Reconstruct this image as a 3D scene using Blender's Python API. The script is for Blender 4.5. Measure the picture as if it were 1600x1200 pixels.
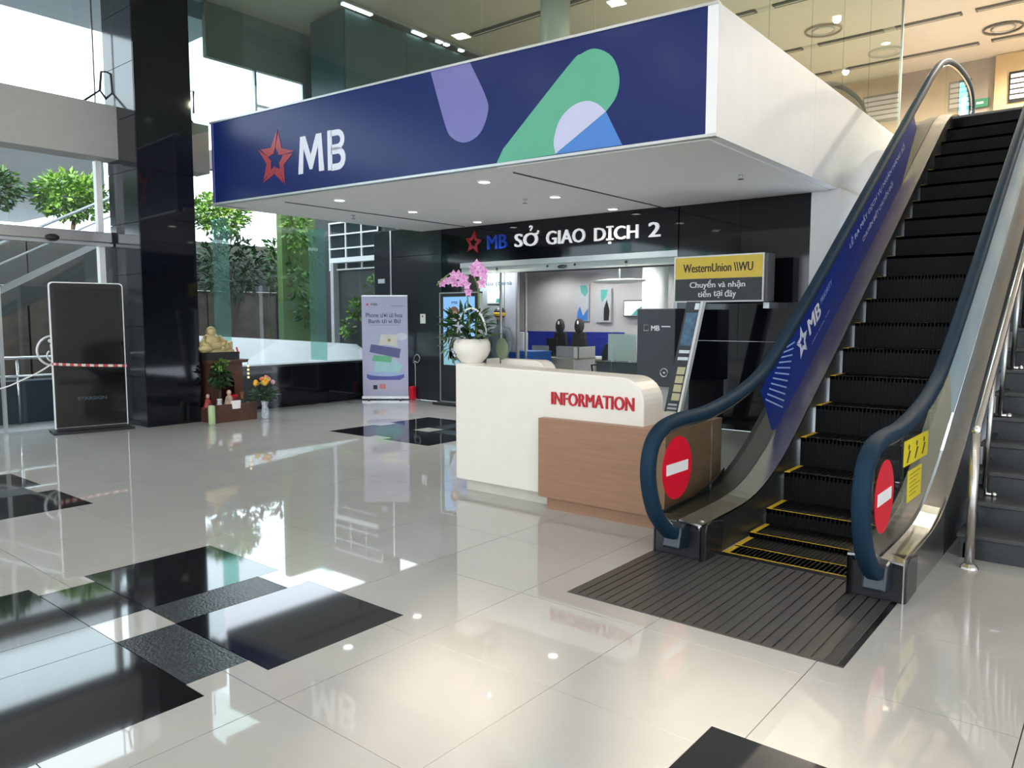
import bpy, bmesh, math, random
from mathutils import Vector, Matrix
random.seed(7)
R = math.radians
for o in list(bpy.data.objects):
    bpy.data.objects.remove(o)
SC = bpy.context.scene
COL = SC.collection
PI = math.pi

# ------------------------------------------------------------------ camera, world, sun, exposure
cam_d = bpy.data.cameras.new('camera'); cam = bpy.data.objects.new('camera', cam_d); COL.objects.link(cam)
cam.location = (0, 0, 1.572); cam.rotation_euler = (R(90 - 4.955), 0, R(39.27))
cam_d.sensor_width = 36; cam_d.lens = 36 * 1188 / 1600; cam_d.clip_start = .05; cam_d.clip_end = 300
SC.camera = cam
W = bpy.data.worlds.new('sky'); SC.world = W; W.use_nodes = True
bg = W.node_tree.nodes['Background']
bg.inputs[0].default_value = (.80, .90, 1.0, 1); bg.inputs[1].default_value = 4.2
sun_d = bpy.data.lights.new('sun', 'SUN'); sun_d.energy = 7.5; sun_d.angle = R(2.2); sun_d.color = (1, .86, .66)
sun = bpy.data.objects.new('sun', sun_d); COL.objects.link(sun)
SUN_TO = Vector((-.42, .80, -.40)).normalized()       # low warm light coming in from the street behind the camera
sun.rotation_euler = SUN_TO.to_track_quat('-Z', 'Y').to_euler(); sun.location = (6, -14, 9)
vs = SC.view_settings
vs.view_transform = 'Standard'; vs.look = 'None'; vs.gamma = 1; vs.exposure = 0.28; vs.use_curve_mapping = False
cy = SC.cycles
cy.max_bounces = 9; cy.diffuse_bounces = 4; cy.glossy_bounces = 5; cy.transmission_bounces = 8
cy.transparent_max_bounces = 32; cy.sample_clamp_indirect = 6; cy.caustics_reflective = False; cy.caustics_refractive = False
cy.use_denoising = True

# ------------------------------------------------------------------ helpers
MATS = {}
def mat(name, col, rough=.5, metal=0., var=.08, scale=6., bump=0., spec=.5, emit=None, es=0., coat=0., col2=None, detail=3, sharp=None):
    if name in MATS: return MATS[name]
    m = bpy.data.materials.new(name); m.use_nodes = True; MATS[name] = m
    nt = m.node_tree; b = nt.nodes['Principled BSDF']; N = nt.nodes.new; L = nt.links.new
    c = (*col, 1); c2 = (*(col2 or tuple(v * (1 - var) for v in col)), 1)
    tc = N('ShaderNodeTexCoord'); nz = N('ShaderNodeTexNoise'); nz.inputs['Scale'].default_value = scale; nz.inputs['Detail'].default_value = detail
    L(tc.outputs['Object'], nz.inputs['Vector'])
    rp = N('ShaderNodeValToRGB'); rp.color_ramp.elements[0].color = c2; rp.color_ramp.elements[1].color = c
    lo, hi = sharp or (.3, .7); rp.color_ramp.elements[0].position = lo; rp.color_ramp.elements[1].position = hi
    L(nz.outputs['Fac'], rp.inputs['Fac']); L(rp.outputs['Color'], b.inputs['Base Color'])
    b.inputs['Roughness'].default_value = rough; b.inputs['Metallic'].default_value = metal
    b.inputs['Specular IOR Level'].default_value = spec; b.inputs['Coat Weight'].default_value = coat
    if emit: b.inputs['Emission Color'].default_value = (*emit, 1); b.inputs['Emission Strength'].default_value = es
    if bump:
        bp = N('ShaderNodeBump'); bp.inputs['Strength'].default_value = bump; bp.inputs['Distance'].default_value = .01
        L(nz.outputs['Fac'], bp.inputs['Height']); L(bp.outputs['Normal'], b.inputs['Normal'])
    return m
def brushed(name, col, rough=.3, axis=(1, 60, 60)):
    m = mat(name, col, rough, 1., var=.15, scale=3)
    nt = m.node_tree; mp = nt.nodes.new('ShaderNodeMapping'); mp.inputs['Scale'].default_value = axis
    nz = [n for n in nt.nodes if n.type == 'TEX_NOISE'][0]; tc = [n for n in nt.nodes if n.type == 'TEX_COORD'][0]
    nt.links.new(tc.outputs['Object'], mp.inputs['Vector']); nt.links.new(mp.outputs['Vector'], nz.inputs['Vector'])
    return m
def glassy(name, tint, ior=1.45, refl=1.0, rough=0., haze=None):
    m = bpy.data.materials.new(name); m.use_nodes = True; nt = m.node_tree; nt.nodes.clear(); N = nt.nodes.new; L = nt.links.new
    out = N('ShaderNodeOutputMaterial'); mx = N('ShaderNodeMixShader'); tr = N('ShaderNodeBsdfTransparent'); gl = N('ShaderNodeBsdfGlossy')
    lw = N('ShaderNodeFresnel'); lw.inputs['IOR'].default_value = ior; mu = N('ShaderNodeMath'); mu.operation = 'MULTIPLY'; mu.inputs[1].default_value = refl
    tr.inputs[0].default_value = (*tint, 1); gl.inputs['Roughness'].default_value = rough; gl.inputs[0].default_value = (1, 1, 1, 1)
    geo = N('ShaderNodeNewGeometry'); inv = N('ShaderNodeMath'); inv.operation = 'SUBTRACT'; inv.inputs[0].default_value = 1; mm = N('ShaderNodeMath'); mm.operation = 'MULTIPLY'
    L(geo.outputs['Backfacing'], inv.inputs[1]); L(lw.outputs[0], mu.inputs[0]); L(mu.outputs[0], mm.inputs[0]); L(inv.outputs[0], mm.inputs[1]); L(mm.outputs[0], mx.inputs[0]); L(tr.outputs[0], mx.inputs[1]); L(gl.outputs[0], mx.inputs[2]); L(mx.outputs[0], out.inputs[0])
    if haze:
        m2 = N('ShaderNodeMixShader'); tl2 = N('ShaderNodeBsdfTranslucent'); df = N('ShaderNodeBsdfDiffuse'); ad = N('ShaderNodeMixShader'); m2.inputs[0].default_value = haze[3]
        tl2.inputs[0].default_value = (*haze[:3], 1); df.inputs[0].default_value = (*haze[:3], 1); L(tl2.outputs[0], ad.inputs[1]); L(df.outputs[0], ad.inputs[2]); L(tr.outputs[0], m2.inputs[1]); L(ad.outputs[0], m2.inputs[2]); L(m2.outputs[0], mx.inputs[1])
    MATS[name] = m
    return m
def frosted(name, col, alpha):
    m = bpy.data.materials.new(name); m.use_nodes = True; nt = m.node_tree; b = nt.nodes['Principled BSDF']
    b.inputs['Base Color'].default_value = (*col, 1); b.inputs['Alpha'].default_value = alpha; b.inputs['Roughness'].default_value = .25
    MATS[name] = m
    return m

ORG = {}
def root(name, label, cat, loc=(0, 0, 0), rz=0., group=None, kind=None):
    o = bpy.data.objects.new(name, None); COL.objects.link(o); o.location = loc; o.rotation_euler = (0, 0, rz)
    o.empty_display_size = .1
    ORG[o.name] = Vector(loc) if rz == 0 else Vector((0, 0, 0))
    return tag(o, label, cat, group, kind)
def tag(o, label=None, cat=None, group=None, kind=None):
    if label: o['label'] = label
    if cat: o['category'] = cat
    if group: o['group'] = group
    if kind: o['kind'] = kind
    return o
def linkmesh(name, me, m, parent=None):
    o = bpy.data.objects.new(name, me); COL.objects.link(o)
    if m is not None and len(me.materials) == 0: me.materials.append(m)
    if parent is not None:
        o.parent = parent; ORG[o.name] = ORG[parent.name]
    else: ORG[o.name] = Vector((0, 0, 0))
    return o

class MB:
    def __init__(s): s.v = []; s.f = []
    def raw(s, vs_, fs):
        n = len(s.v); s.v += [tuple(q) for q in vs_]; s.f += [tuple(i + n for i in f) for f in fs]; return s
    def box(s, x0, x1, y0, y1, z0, z1):
        return s.raw([(x0, y0, z0), (x1, y0, z0), (x1, y1, z0), (x0, y1, z0), (x0, y0, z1), (x1, y0, z1), (x1, y1, z1), (x0, y1, z1)],
                     [(0, 3, 2, 1), (4, 5, 6, 7), (0, 1, 5, 4), (1, 2, 6, 5), (2, 3, 7, 6), (3, 0, 4, 7)])
    def prism(s, poly, axis, a0, a1):
        mp = {'x': lambda p, a: (a, p[0], p[1]), 'y': lambda p, a: (p[0], a, p[1]), 'z': lambda p, a: (p[0], p[1], a)}[axis]
        n = len(poly); vv = [mp(p, a0) for p in poly] + [mp(p, a1) for p in poly]
        return s.raw(vv, [tuple(range(n)), tuple(range(2 * n - 1, n - 1, -1))] + [(i, i + n, (i + 1) % n + n, (i + 1) % n) for i in range(n)])
    def tube(s, pts, r, n=8, closed=False, rf=None, up=None, flat=1.):
        P = [Vector(p) for p in pts]; rings = []; m = len(P); ref = Vector(up) if up else Vector((0, 0, 1)); off = len(s.v)
        for i, p in enumerate(P):
            a = P[(i - 1) % m] if (closed or i) else p; b = P[(i + 1) % m] if (closed or i < m - 1) else p
            t = (b - a).normalized(); q = ref
            if abs(t.dot(q)) > .97 and not up: q = Vector((1, 0, 0))
            sd = t.cross(q).normalized(); u = sd.cross(t).normalized(); rr = rf(i / (m - 1)) * r if rf else r
            for k in range(n):
                an = 2 * PI * k / n; s.v.append(tuple(p + sd * math.cos(an) * rr + u * math.sin(an) * rr * flat))
        for i in range(m if closed else m - 1):
            for k in range(n):
                a = off + i * n + k; b = off + i * n + (k + 1) % n; c = off + ((i + 1) % m) * n + (k + 1) % n; d = off + ((i + 1) % m) * n + k
                s.f.append((a, b, c, d))
        if not closed: s.f += [tuple(off + k for k in range(n - 1, -1, -1)), tuple(off + (m - 1) * n + k for k in range(n))]
        return s
    def lathe(s, prof, c=(0, 0, 0), n=20, sx=1., sy=1.):
        off = len(s.v)
        for r, z in prof:
            for k in range(n):
                a = 2 * PI * k / n; s.v.append((c[0] + r * math.cos(a) * sx, c[1] + r * math.sin(a) * sy, c[2] + z))
        for i in range(len(prof) - 1):
            for k in range(n): s.f.append((off + i * n + k, off + i * n + (k + 1) % n, off + (i + 1) * n + (k + 1) % n, off + (i + 1) * n + k))
        s.f += [tuple(off + k for k in range(n - 1, -1, -1)), tuple(off + (len(prof) - 1) * n + k for k in range(n))]
        return s
    def ball(s, c, r, n=12, m=8):
        rx, ry, rz = (r, r, r) if not isinstance(r, tuple) else r
        off = len(s.v)
        for i in range(m + 1):
            t = PI * i / m
            for k in range(n):
                a = 2 * PI * k / n; s.v.append((c[0] + rx * math.sin(t) * math.cos(a), c[1] + ry * math.sin(t) * math.sin(a), c[2] - rz * math.cos(t)))
        for i in range(m):
            for k in range(n): s.f.append((off + i * n + k, off + i * n + (k + 1) % n, off + (i + 1) * n + (k + 1) % n, off + (i + 1) * n + k))
        return s
    def leaf(s, p, d, up, ln, w):
        d = Vector(d).normalized(); sd = d.cross(Vector(up)); sd = sd.normalized() if sd.length > 1e-4 else Vector((1, 0, 0)); nn = sd.cross(d); p = Vector(p)
        return s.raw([p, p + d * ln * .5 + sd * w / 2 + nn * w * .15, p + d * ln, p + d * ln * .5 - sd * w / 2 + nn * w * .15, p + d * ln * .5], [(0, 1, 4), (1, 2, 4), (2, 3, 4), (3, 0, 4)])
    def cloud(s, c, r, n, ln, w, droop=0.):
        for _ in range(n):
            while True:
                q = Vector((random.uniform(-1, 1), random.uniform(-1, 1), random.uniform(-1, 1)))
                if .25 < q.length < 1: break
            p = Vector((c[0] + q.x * r[0], c[1] + q.y * r[1], c[2] + q.z * r[2]))
            d = Vector((q.x + random.gauss(0, .6), q.y + random.gauss(0, .6), q.z * .6 + random.gauss(0, .5) - droop))
            k = random.uniform(.6, 1.25); s.leaf(p, d, (random.gauss(0, .5), random.gauss(0, .5), 1), ln * k, w * k)
        return s
    def build(s, name, m, parent=None, smooth=False, bevel=0., kind=None, label=None, cat=None, group=None, local=False):
        o3 = ORG[parent.name] if (parent is not None and not local) else Vector((0, 0, 0))
        me = bpy.data.meshes.new(name); me.from_pydata([(v[0] - o3.x, v[1] - o3.y, v[2] - o3.z) for v in s.v], [], s.f)
        bm = bmesh.new(); bm.from_mesh(me); bmesh.ops.recalc_face_normals(bm, faces=bm.faces); bm.to_mesh(me); bm.free()
        if smooth:
            for p in me.polygons: p.use_smooth = True
        o = linkmesh(name, me, m, parent)
        if bevel:
            md = o.modifiers.new('bevel', 'BEVEL'); md.width = bevel; md.segments = 2; md.limit_method = 'ANGLE'
        return tag(o, label, cat, group, kind)
def box(name, m, parent, x0, x1, y0, y1, z0, z1, **k): return MB().box(x0, x1, y0, y1, z0, z1).build(name, m, parent, **k)

def text(s, m, parent, o, u, v, width, height, depth=.004, bold=.0, local=False, name='lettering'):
    cu = bpy.data.curves.new('t', 'FONT'); cu.body = s; cu.size = 1; cu.resolution_u = 3
    ob = bpy.data.objects.new('t', cu); COL.objects.link(ob)
    dg = bpy.context.evaluated_depsgraph_get(); me0 = bpy.data.meshes.new_from_object(ob.evaluated_get(dg)); bpy.data.objects.remove(ob)
    bm = bmesh.new(); bm.from_mesh(me0); bpy.data.meshes.remove(me0)
    bms = []
    for i, sh in enumerate((0, -bold, bold) if bold else (0,)):
        b2 = bm.copy(); r = bmesh.ops.extrude_face_region(b2, geom=b2.faces[:])
        for q in r['geom']:
            if isinstance(q, bmesh.types.BMVert): q.co.z += 1 - .15 * i
        for q in b2.verts: q.co.x += sh
        mt = bpy.data.meshes.new('tmp'); b2.to_mesh(mt); b2.free(); bms.append(mt)
    bm.clear()
    for mt in bms: bm.from_mesh(mt); bpy.data.meshes.remove(mt)
    bmesh.ops.recalc_face_normals(bm, faces=bm.faces)
    xs = [q.co.x for q in bm.verts]; ys = [q.co.y for q in bm.verts]
    x0, x1, y0, y1 = min(xs), max(xs), min(ys), max(ys)
    o, u, v = Vector(o), Vector(u).normalized(), Vector(v).normalized(); n = u.cross(v)
    o3 = ORG[parent.name] if not local else Vector((0, 0, 0))
    for q in bm.verts:
        c = q.co.copy(); q.co = o - o3 + u * ((c.x - x0) / (x1 - x0) * width) + v * ((c.y - y0) / (y1 - y0) * height) + n * (c.z * depth)
    me = bpy.data.meshes.new(name); bm.to_mesh(me); bm.free()
    return linkmesh(name, me, m, parent)
def flat(poly, o, u, v, d, mb=None):
    """thin printed shape: polygon in (a, b) on the plane o + a*u + b*v, thickness d"""
    mb = mb or MB(); o, u, v = Vector(o), Vector(u).normalized(), Vector(v).normalized(); n = u.cross(v); k = len(poly)
    a = [o + u * p[0] + v * p[1] for p in poly]; b = [q + n * d for q in a]
    return mb.raw(a + b, [tuple(range(k - 1, -1, -1)), tuple(range(k, 2 * k))] + [(i, (i + 1) % k, (i + 1) % k + k, i + k) for i in range(k)])
def star_logo(name, m, parent, o, u, v, rad, d=.005, rot=82, local=False):
    """five-armed star of folded ribbons"""
    mb = MB()
    for i in range(5):
        a = R(rot + 72 * i); b1 = a + R(36); b0 = a - R(36)
        P = lambda an, r: (math.cos(an) * r, math.sin(an) * r)
        tip = P(a, rad); lv = P(b1, rad * .48); rv = P(b0, rad * .48); li = P(b1, rad * .20); ri = P(b0, rad * .25)
        tin = P(a + R(7), rad * .42)
        flat([tip, lv, li, tin], o, u, v, d, mb); flat([P(a - R(3), rad * .9), tin, ri, rv], o, u, v, d * .6, mb)
    return mb.build(name, m, parent, local=local)
def circ(cx, cy_, r, n=24, a0=0, a1=360, ry=None):
    return [(cx + r * math.cos(R(a0 + (a1 - a0) * i / n)), cy_ + (ry or r) * math.sin(R(a0 + (a1 - a0) * i / n))) for i in range(n + (a1 - a0 < 360))]
def smooth_path(P, k=5):
    out = []
    for i in range(len(P) - 1):
        p0, p1, p2, p3 = P[max(i - 1, 0)], P[i], P[i + 1], P[min(i + 2, len(P) - 1)]
        for j in range(k):
            t = j / k
            out.append(tuple(.5 * (2 * p1[c] + (p2[c] - p0[c]) * t + (2 * p0[c] - 5 * p1[c] + 4 * p2[c] - p3[c]) * t * t + (3 * p1[c] - p0[c] - 3 * p2[c] + p3[c]) * t ** 3) for c in range(len(p1))))
    return out + [tuple(P[-1])]
def lamp(name, loc, typ, energy, col, parent=None, size=.1, rot=(0, 0, 0), sizey=None, spot=90, blend=.6):
    d = bpy.data.lights.new(name, typ); d.energy = energy; d.color = col
    if typ == 'AREA':
        d.size = size
        if sizey: d.shape = 'RECTANGLE'; d.size_y = sizey
    else: d.shadow_soft_size = size
    if typ == 'SPOT': d.spot_size = R(spot); d.spot_blend = blend
    o = bpy.data.objects.new(name, d); COL.objects.link(o); o.rotation_euler = rot
    if parent is not None: o.parent = parent; o.location = Vector(loc) - ORG[parent.name]
    else: o.location = loc
    return o
def copy_tree(src, loc, label):
    c = src.copy(); COL.objects.link(c); c.location = loc; c['label'] = label; ORG[c.name] = Vector(loc)
    def rec(a, b):
        for ch in list(a.children):
            q = ch.copy(); COL.objects.link(q); q.parent = b; ORG[q.name] = Vector(loc); rec(ch, q)
    rec(src, c)
    return c

# ------------------------------------------------------------------ materials
tile_m = mat('polished_grey_tile', (.45, .447, .435), .03, var=.05, scale=1.6, spec=.7, col2=(.42, .417, .41))
grout_m = mat('grout', (.035, .035, .035), .8)
black_tile = mat('black_granite_tile', (.014, .015, .018), .05, var=.5, scale=90, spec=.6)
rough_tile = mat('flamed_granite_tile', (.022, .022, .024), .22, var=.7, scale=60, bump=.25)
granite = mat('black_granite_wall', (.007, .009, .013), .05, var=.5, scale=70, spec=.4)
granite_g = mat('charcoal_granite_panel', (.030, .034, .040), .10, var=.4, scale=70, spec=.5)
white_m = mat('white_paint', (.86, .86, .86), .5, var=.03)
soffit_m = mat('soffit_white', (.86, .845, .82), .55, var=.03, scale=2)
beige_ceil = mat('beige_ceiling', (.74, .67, .58), .6, var=.03)
grey_beam = mat('grey_beam_cladding', (.40, .39, .375), .45, var=.05)
navy = mat('navy_vinyl', (.006, .020, .13), .24, var=.10, scale=1.2, spec=.28)
lavender = mat('lavender_vinyl', (.17, .17, .44), .28, var=.05)
green_v = mat('green_vinyl', (.10, .42, .27), .28, var=.06)
pale_v = mat('pale_lilac_vinyl', (.55, .57, .78), .28, var=.04)
blue_v = mat('sky_blue_vinyl', (.06, .22, .62), .28, var=.05)
logo_red = mat('red_vinyl', (.38, .030, .045), .3, var=.25, scale=6)
logo_white = mat('white_vinyl', (.72, .75, .85), .35, var=.03)
steel = brushed('brushed_steel', (.56, .54, .53), .26)
steel_l = brushed('bright_steel', (.72, .72, .72), .16)
steel_d = brushed('dark_steel', (.14, .145, .15), .28)
alu = mat('aluminium', (.55, .57, .58), .35, .8, var=.05)
rubber = mat('black_rubber', (.012, .020, .032), .30, var=.2)
hand_m = mat('navy_handrail', (.009, .029, .054), .62, var=.1, spec=.12)
step_m = mat('step_black', (.003, .0034, .004), .6, var=.5, scale=20, spec=.2)
skirt_m = mat('dark_skirt_panel', (.055, .056, .06), .35, .5, var=.1)
yellow = mat('yellow_paint', (.75, .50, .02), .5, var=.15, scale=30)
red_m = mat('signal_red', (.72, .006, .03), .35, var=.03)
letter_red = mat('letter_red', (.50, .010, .025), .35, var=.05)
pure_w = mat('sticker_white', (.86, .86, .86), .4, var=.02)
blk = mat('matt_black', (.012, .012, .014), .5, var=.2)
dark_slate = mat('dark_slate', (.030, .033, .045), .4, var=.1)
counter_w = mat('warm_white_laminate', (.79, .75, .68), .35, var=.03)
wood_m = mat('light_brown_laminate', (.34, .19, .115), .4, var=.14, scale=5, col2=(.29, .16, .095))
_wn = [n for n in wood_m.node_tree.nodes if n.type == 'TEX_NOISE'][0]
_mp = wood_m.node_tree.nodes.new('ShaderNodeMapping'); _mp.inputs['Scale'].default_value = (.6, 1, 9)
wood_m.node_tree.links.new([n for n in wood_m.node_tree.nodes if n.type == 'TEX_COORD'][0].outputs['Object'], _mp.inputs['Vector']); wood_m.node_tree.links.new(_mp.outputs['Vector'], _wn.inputs['Vector'])
dark_wood = mat('dark_shrine_wood', (.10, .042, .026), .4, var=.3, scale=14)
maroon = mat('maroon_lining', (.075, .008, .010), .5, var=.2)
gold = mat('gilded_stone', (.62, .50, .24), .4, .2, var=.3, scale=25, bump=.4)
leaf_d = mat('dark_leaf', (.030, .085, .022), .45, var=.6, scale=5, col2=(.012, .036, .014))
leaf_l = mat('light_leaf', (.20, .36, .055), .5, var=.5, scale=3, col2=(.07, .18, .03))
leaf_g = mat('green_leaf', (.085, .20, .045), .5, var=.5, scale=3, col2=(.025, .075, .025))
bark = mat('bark', (.10, .07, .05), .8, var=.4, scale=12)
pink = mat('orchid_pink', (.60, .13, .45), .45, var=.35, scale=60, col2=(.78, .55, .74))
conc = mat('concrete', (.07, .07, .068), .75, var=.2, scale=2)  # darkened to stand for the shade below the overpass
conc_l = mat('pale_concrete', (.50, .53, .57), .7, var=.12, scale=1)
stone = mat('brown_retaining_stone', (.11, .085, .068), .85, var=.45, scale=3, bump=.6)  # brown lowered to carry the overpass shade
pave = mat('outside_paving', (.30, .30, .30), .7, var=.2, scale=2)
green_wall = mat('lime_green_wall', (.12, .20, .055), .7, var=.25, scale=1.5)
lampm = mat('lamp_lens', (1, .98, .92), .4, emit=(1, .97, .90), es=9)
lampw = mat('warm_lamp_lens', (1, .9, .75), .4, emit=(1, .86, .66), es=7)
wall_grey = mat('bank_wall_grey', (.52, .50, .52), .5, var=.04)
bank_blue = mat('bank_blue', (.012, .03, .30), .35, var=.1)
cyan_b = mat('bright_blue_laminate', (.02, .14, .52), .35, var=.05)
beige_d = mat('beige_laminate', (.50, .44, .36), .4, var=.06)
skin = mat('skin', (.48, .29, .20), .5, var=.05)
grey_cloth = mat('grey_cloth', (.16, .18, .22), .8, var=.15)
glass_f = glassy('facade_glass', (.93, .965, .955), refl=.9)
glass_fin = glassy('green_fin_glass', (.62, .84, .78), refl=.6, haze=(.55, .78, .72, .10))
glass_u = glassy('upper_glass', (.80, .88, .855), refl=1.0)
glass_s = glassy('shop_glass', (.95, .97, .965), refl=.6)
glass_b = glassy('balustrade_glass', (.86, .90, .88), refl=.8)
film_b = mat('navy_film', (.006, .028, .24), .45, var=.15, scale=1, spec=.12)
film_l = mat('pale_blue_film', (.38, .58, .72), .2, var=.08, scale=2)

# ------------------------------------------------------------------ floor
H = 1.572
def in_view(x, y):
    a = R(39.27); X = x * math.cos(a) + y * math.sin(a); Y = -x * math.sin(a) + y * math.cos(a)
    if Y < .6: return False
    p = R(4.955); zc = Y * math.cos(p) + H * math.sin(p); uc = -H * math.cos(p) + Y * math.sin(p)
    return abs(1188 * X / zc) < 830 and abs(1188 * uc / zc) < 640
floor = root('floor', 'polished grey tiled lobby floor with black granite inlays', 'floor', (0, 0, 0), kind='structure')
box('grout_bed', grout_m, floor, -11.95, 7.2, -7.2, 10.2, -.12, -.005)
centres = [(-3.91, 1.70), (-7.77, 1.70), (-.20, 1.70), (-7.66, 7.50)]
black_r, white_r = [], []
for cx, cyy in centres:
    for sx in (-1, 1):
        for sy in (-1, 1):
            xa, xb = sorted((cx + sx * .155, cx + sx * .985)); ya, yb = sorted((cyy + sy * .15, cyy + sy * .97)); black_r.append((xa, xb, ya, yb, 0))
    black_r += [(cx + .155, cx + .83, cyy - .15, cyy + .15, 1), (cx - .83, cx - .155, cyy - .15, cyy + .15, 0), (cx - .155, cx + .155, cyy + .15, cyy + .82, 1), (cx - .155, cx + .155, cyy - .82, cyy - .15, 0)]
    white_r.append((cx - .155, cx + .155, cyy - .15, cyy + .15))
G = .0022
cuts = [b[:4] for b in black_r] + white_r + [(-2.455, -.935, 3.50, 4.76)]
for xa, xb, ya, yb, rg in black_r:
    box('inlay_tile', rough_tile if rg else black_tile, floor, xa + G, xb - G, ya + G, yb - G, -.012, 0)
for xa, xb, ya, yb in white_r:
    box('centre_tile', tile_m, floor, xa + G, xb - G, ya + G, yb - G, -.012, 0)
T = .8; gx0, gy0 = -2.65 - 12 * T, 1.72 - 11 * T
full_me = MB().box(G, T - G, G, T - G, -.012, 0)
fm = bpy.data.meshes.new('floor_tile'); fm.from_pydata(full_me.v, [], full_me.f); fm.materials.append(tile_m)
rest = MB(); ntile = 0
for i in range(25):
    for j in range(22):
        x0, y0 = gx0 + i * T, gy0 + j * T; x1, y1 = min(x0 + T, 7.2), min(y0 + T, 10.19); x0c = max(x0, -11.93)
        if x1 - x0c < .05 or y1 - y0 < .05: continue
        seen = any(in_view(x0c + (x1 - x0c) * a, y0 + (y1 - y0) * b) for a in (0, .5, 1) for b in (0, .5, 1))
        hit = [c for c in cuts if c[0] < x1 and c[1] > x0c and c[2] < y1 and c[3] > y0]
        xa, xb, ya, yb = x0c + G, x1 - G, y0 + G, y1 - G
        mb = MB()
        if not hit: mb.box(xa, xb, ya, yb, -.012, 0)
        else:
            X = sorted({xa, xb} | {q for c in hit for q in c[:2] if xa < q < xb}); Yq = sorted({ya, yb} | {q for c in hit for q in c[2:] if ya < q < yb})
            for a in range(len(X) - 1):
                for b in range(len(Yq) - 1):
                    mx, my = (X[a] + X[a + 1]) / 2, (Yq[b] + Yq[b + 1]) / 2
                    if not any(c[0] < mx < c[1] and c[2] < my < c[3] for c in hit): mb.box(X[a], X[a + 1], Yq[b], Yq[b + 1], -.012, 0)
        if not mb.v: continue
        if seen and ntile < 270:
            ntile += 1
            if not hit and abs(x1 - x0c - T) < 1e-6 and abs(y1 - y0 - T) < 1e-6:
                o = linkmesh('floor_tile', fm, None, floor); o.location = (x0, y0, 0)
            else: mb.build('floor_tile', tile_m, floor)
        else: rest.raw(mb.v, mb.f)
rest.build('outlying_tiles', tile_m, floor, kind='stuff')
box('floor_upper', mat('upper_floor_tile', (.40, .38, .35), .15), None, -12, -3.12, 6.7, 18, 4.0, 4.30, kind='structure', label='upper storey floor slab above the bank', cat='floor')
box('floor_upper_landing', MATS['upper_floor_tile'], None, -2.99, 7.2, 12.75, 18, 4.0, 4.29, kind='structure', label='upper storey landing at the head of the escalator', cat='floor')

# ------------------------------------------------------------------ shell of the lobby, far sides and ceiling
box('ceiling', beige_ceil, None, -12.1, 7.3, -7.2, 18.2, 6.70, 6.95, kind='structure', label='beige ceiling over lobby and upper storey', cat='ceiling')
wb = MB()
wb.box(-12, 7.2, -7.25, -7.0, 0, .9).box(-12, 7.2, -7.25, -7.0, 5.75, 6.7).box(-12, 7.2, -7.25, -7.0, 3.75, 4.35)
for x0, x1 in ((-12, -9.2), (-2.9, -2.1), (.9, 1.7), (4.6, 7.2)): wb.box(x0, x1, -7.25, -7.0, .9, 3.75)
for x0, x1 in ((-12, 2.3), (3.25, 3.5), (4.7, 7.2)): wb.box(x0, x1, -7.25, -7.0, 4.35, 5.75)
wb.box(2.3, 3.25, -7.25, -7.0, 5.05, 5.75).box(3.5, 4.7, -7.25, -7.0, 5.25, 5.75)  # upper slots shaped to throw warm sun patches on the lobby floor
wb.build('wall_back', white_m, None, kind='structure', label='unseen white wall behind the camera, openings shaped for the sun patches', cat='wall')
wr = MB(); wr.box(7.2, 7.4, -7.25, 18.2, 0, .5).box(7.2, 7.4, -7.25, 18.2, 5.9, 6.7)
for y0 in (-7.25, -3): wr.box(7.2, 7.4, y0, y0 + .5, .5, 5.9)
wr.box(7.2, 7.4, 1.2, 1.7, .5, 5.9).box(7.2, 7.4, 2.7, 18.2, .5, 5.9)  # openings shaped to light the floor, closed where the totem would mirror them
wr.build('wall_right', white_m, None, kind='structure', label='unseen white side wall right of the stairs, openings shaped for the light', cat='wall')
box('wall_upper_rear', mat('taupe_wall', (.34, .29, .24), .6), None, -12, 7.3, 18, 18.2, 4.3, 6.7, kind='structure', label='taupe rear wall of the upper storey', cat='wall')
box('wall_under_landing', white_m, None, -2.96, 7.2, 12.9, 13.05, 0, 4.0, kind='structure', label='plain wall below the upper landing', cat='wall')
wp = root('wood_wall_panel', 'pale wood panelled wall section with a grille at the top of the escalator', 'wall panel', (0, 17.9, 4.3))
pale_wood = mat('honey_wood', (.62, .45, .25), .45, var=.12, scale=3)
for i in range(4): box('panel', pale_wood, wp, -2.40 + i * 1.1, -2.40 + (i + 1) * 1.1 - .006, 17.9, 18, 4.30, 6.69)
gr = box('grille', blk, wp, -2.16, -1.3, 17.87, 17.9, 5.74, 6.32)
for i in range(5): box('slat', white_m, gr, -2.13, -1.33, 17.85, 17.872, 5.80 + i * .10, 5.87 + i * .10)
for k, yy in enumerate((10.6, 12.8, 15.1, 16.9)):
    s = root('ceiling_slot', ['ceiling slot diffuser nearest the glass over the bank', 'second long ceiling slot diffuser seen through the side glass', 'long dark ceiling slot diffuser at the upper right corner', 'ceiling slot diffuser nearest the wood panelled wall'][k], 'air vent', (-4, yy, 6.7), group='ceiling slot diffusers of the upper storey')
    for a, b in ((-9.6, -5.2), (-4.9, -2.55), (-2.35, 2.0)):
        box('slot_frame', mat('slot_grey', (.12, .11, .10), .5), s, a, b, yy - .07, yy + .07, 6.672, 6.70)
        box('slot_blade', beige_ceil, s, a + .03, b - .03, yy - .012, yy + .012, 6.664, 6.674)
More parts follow.
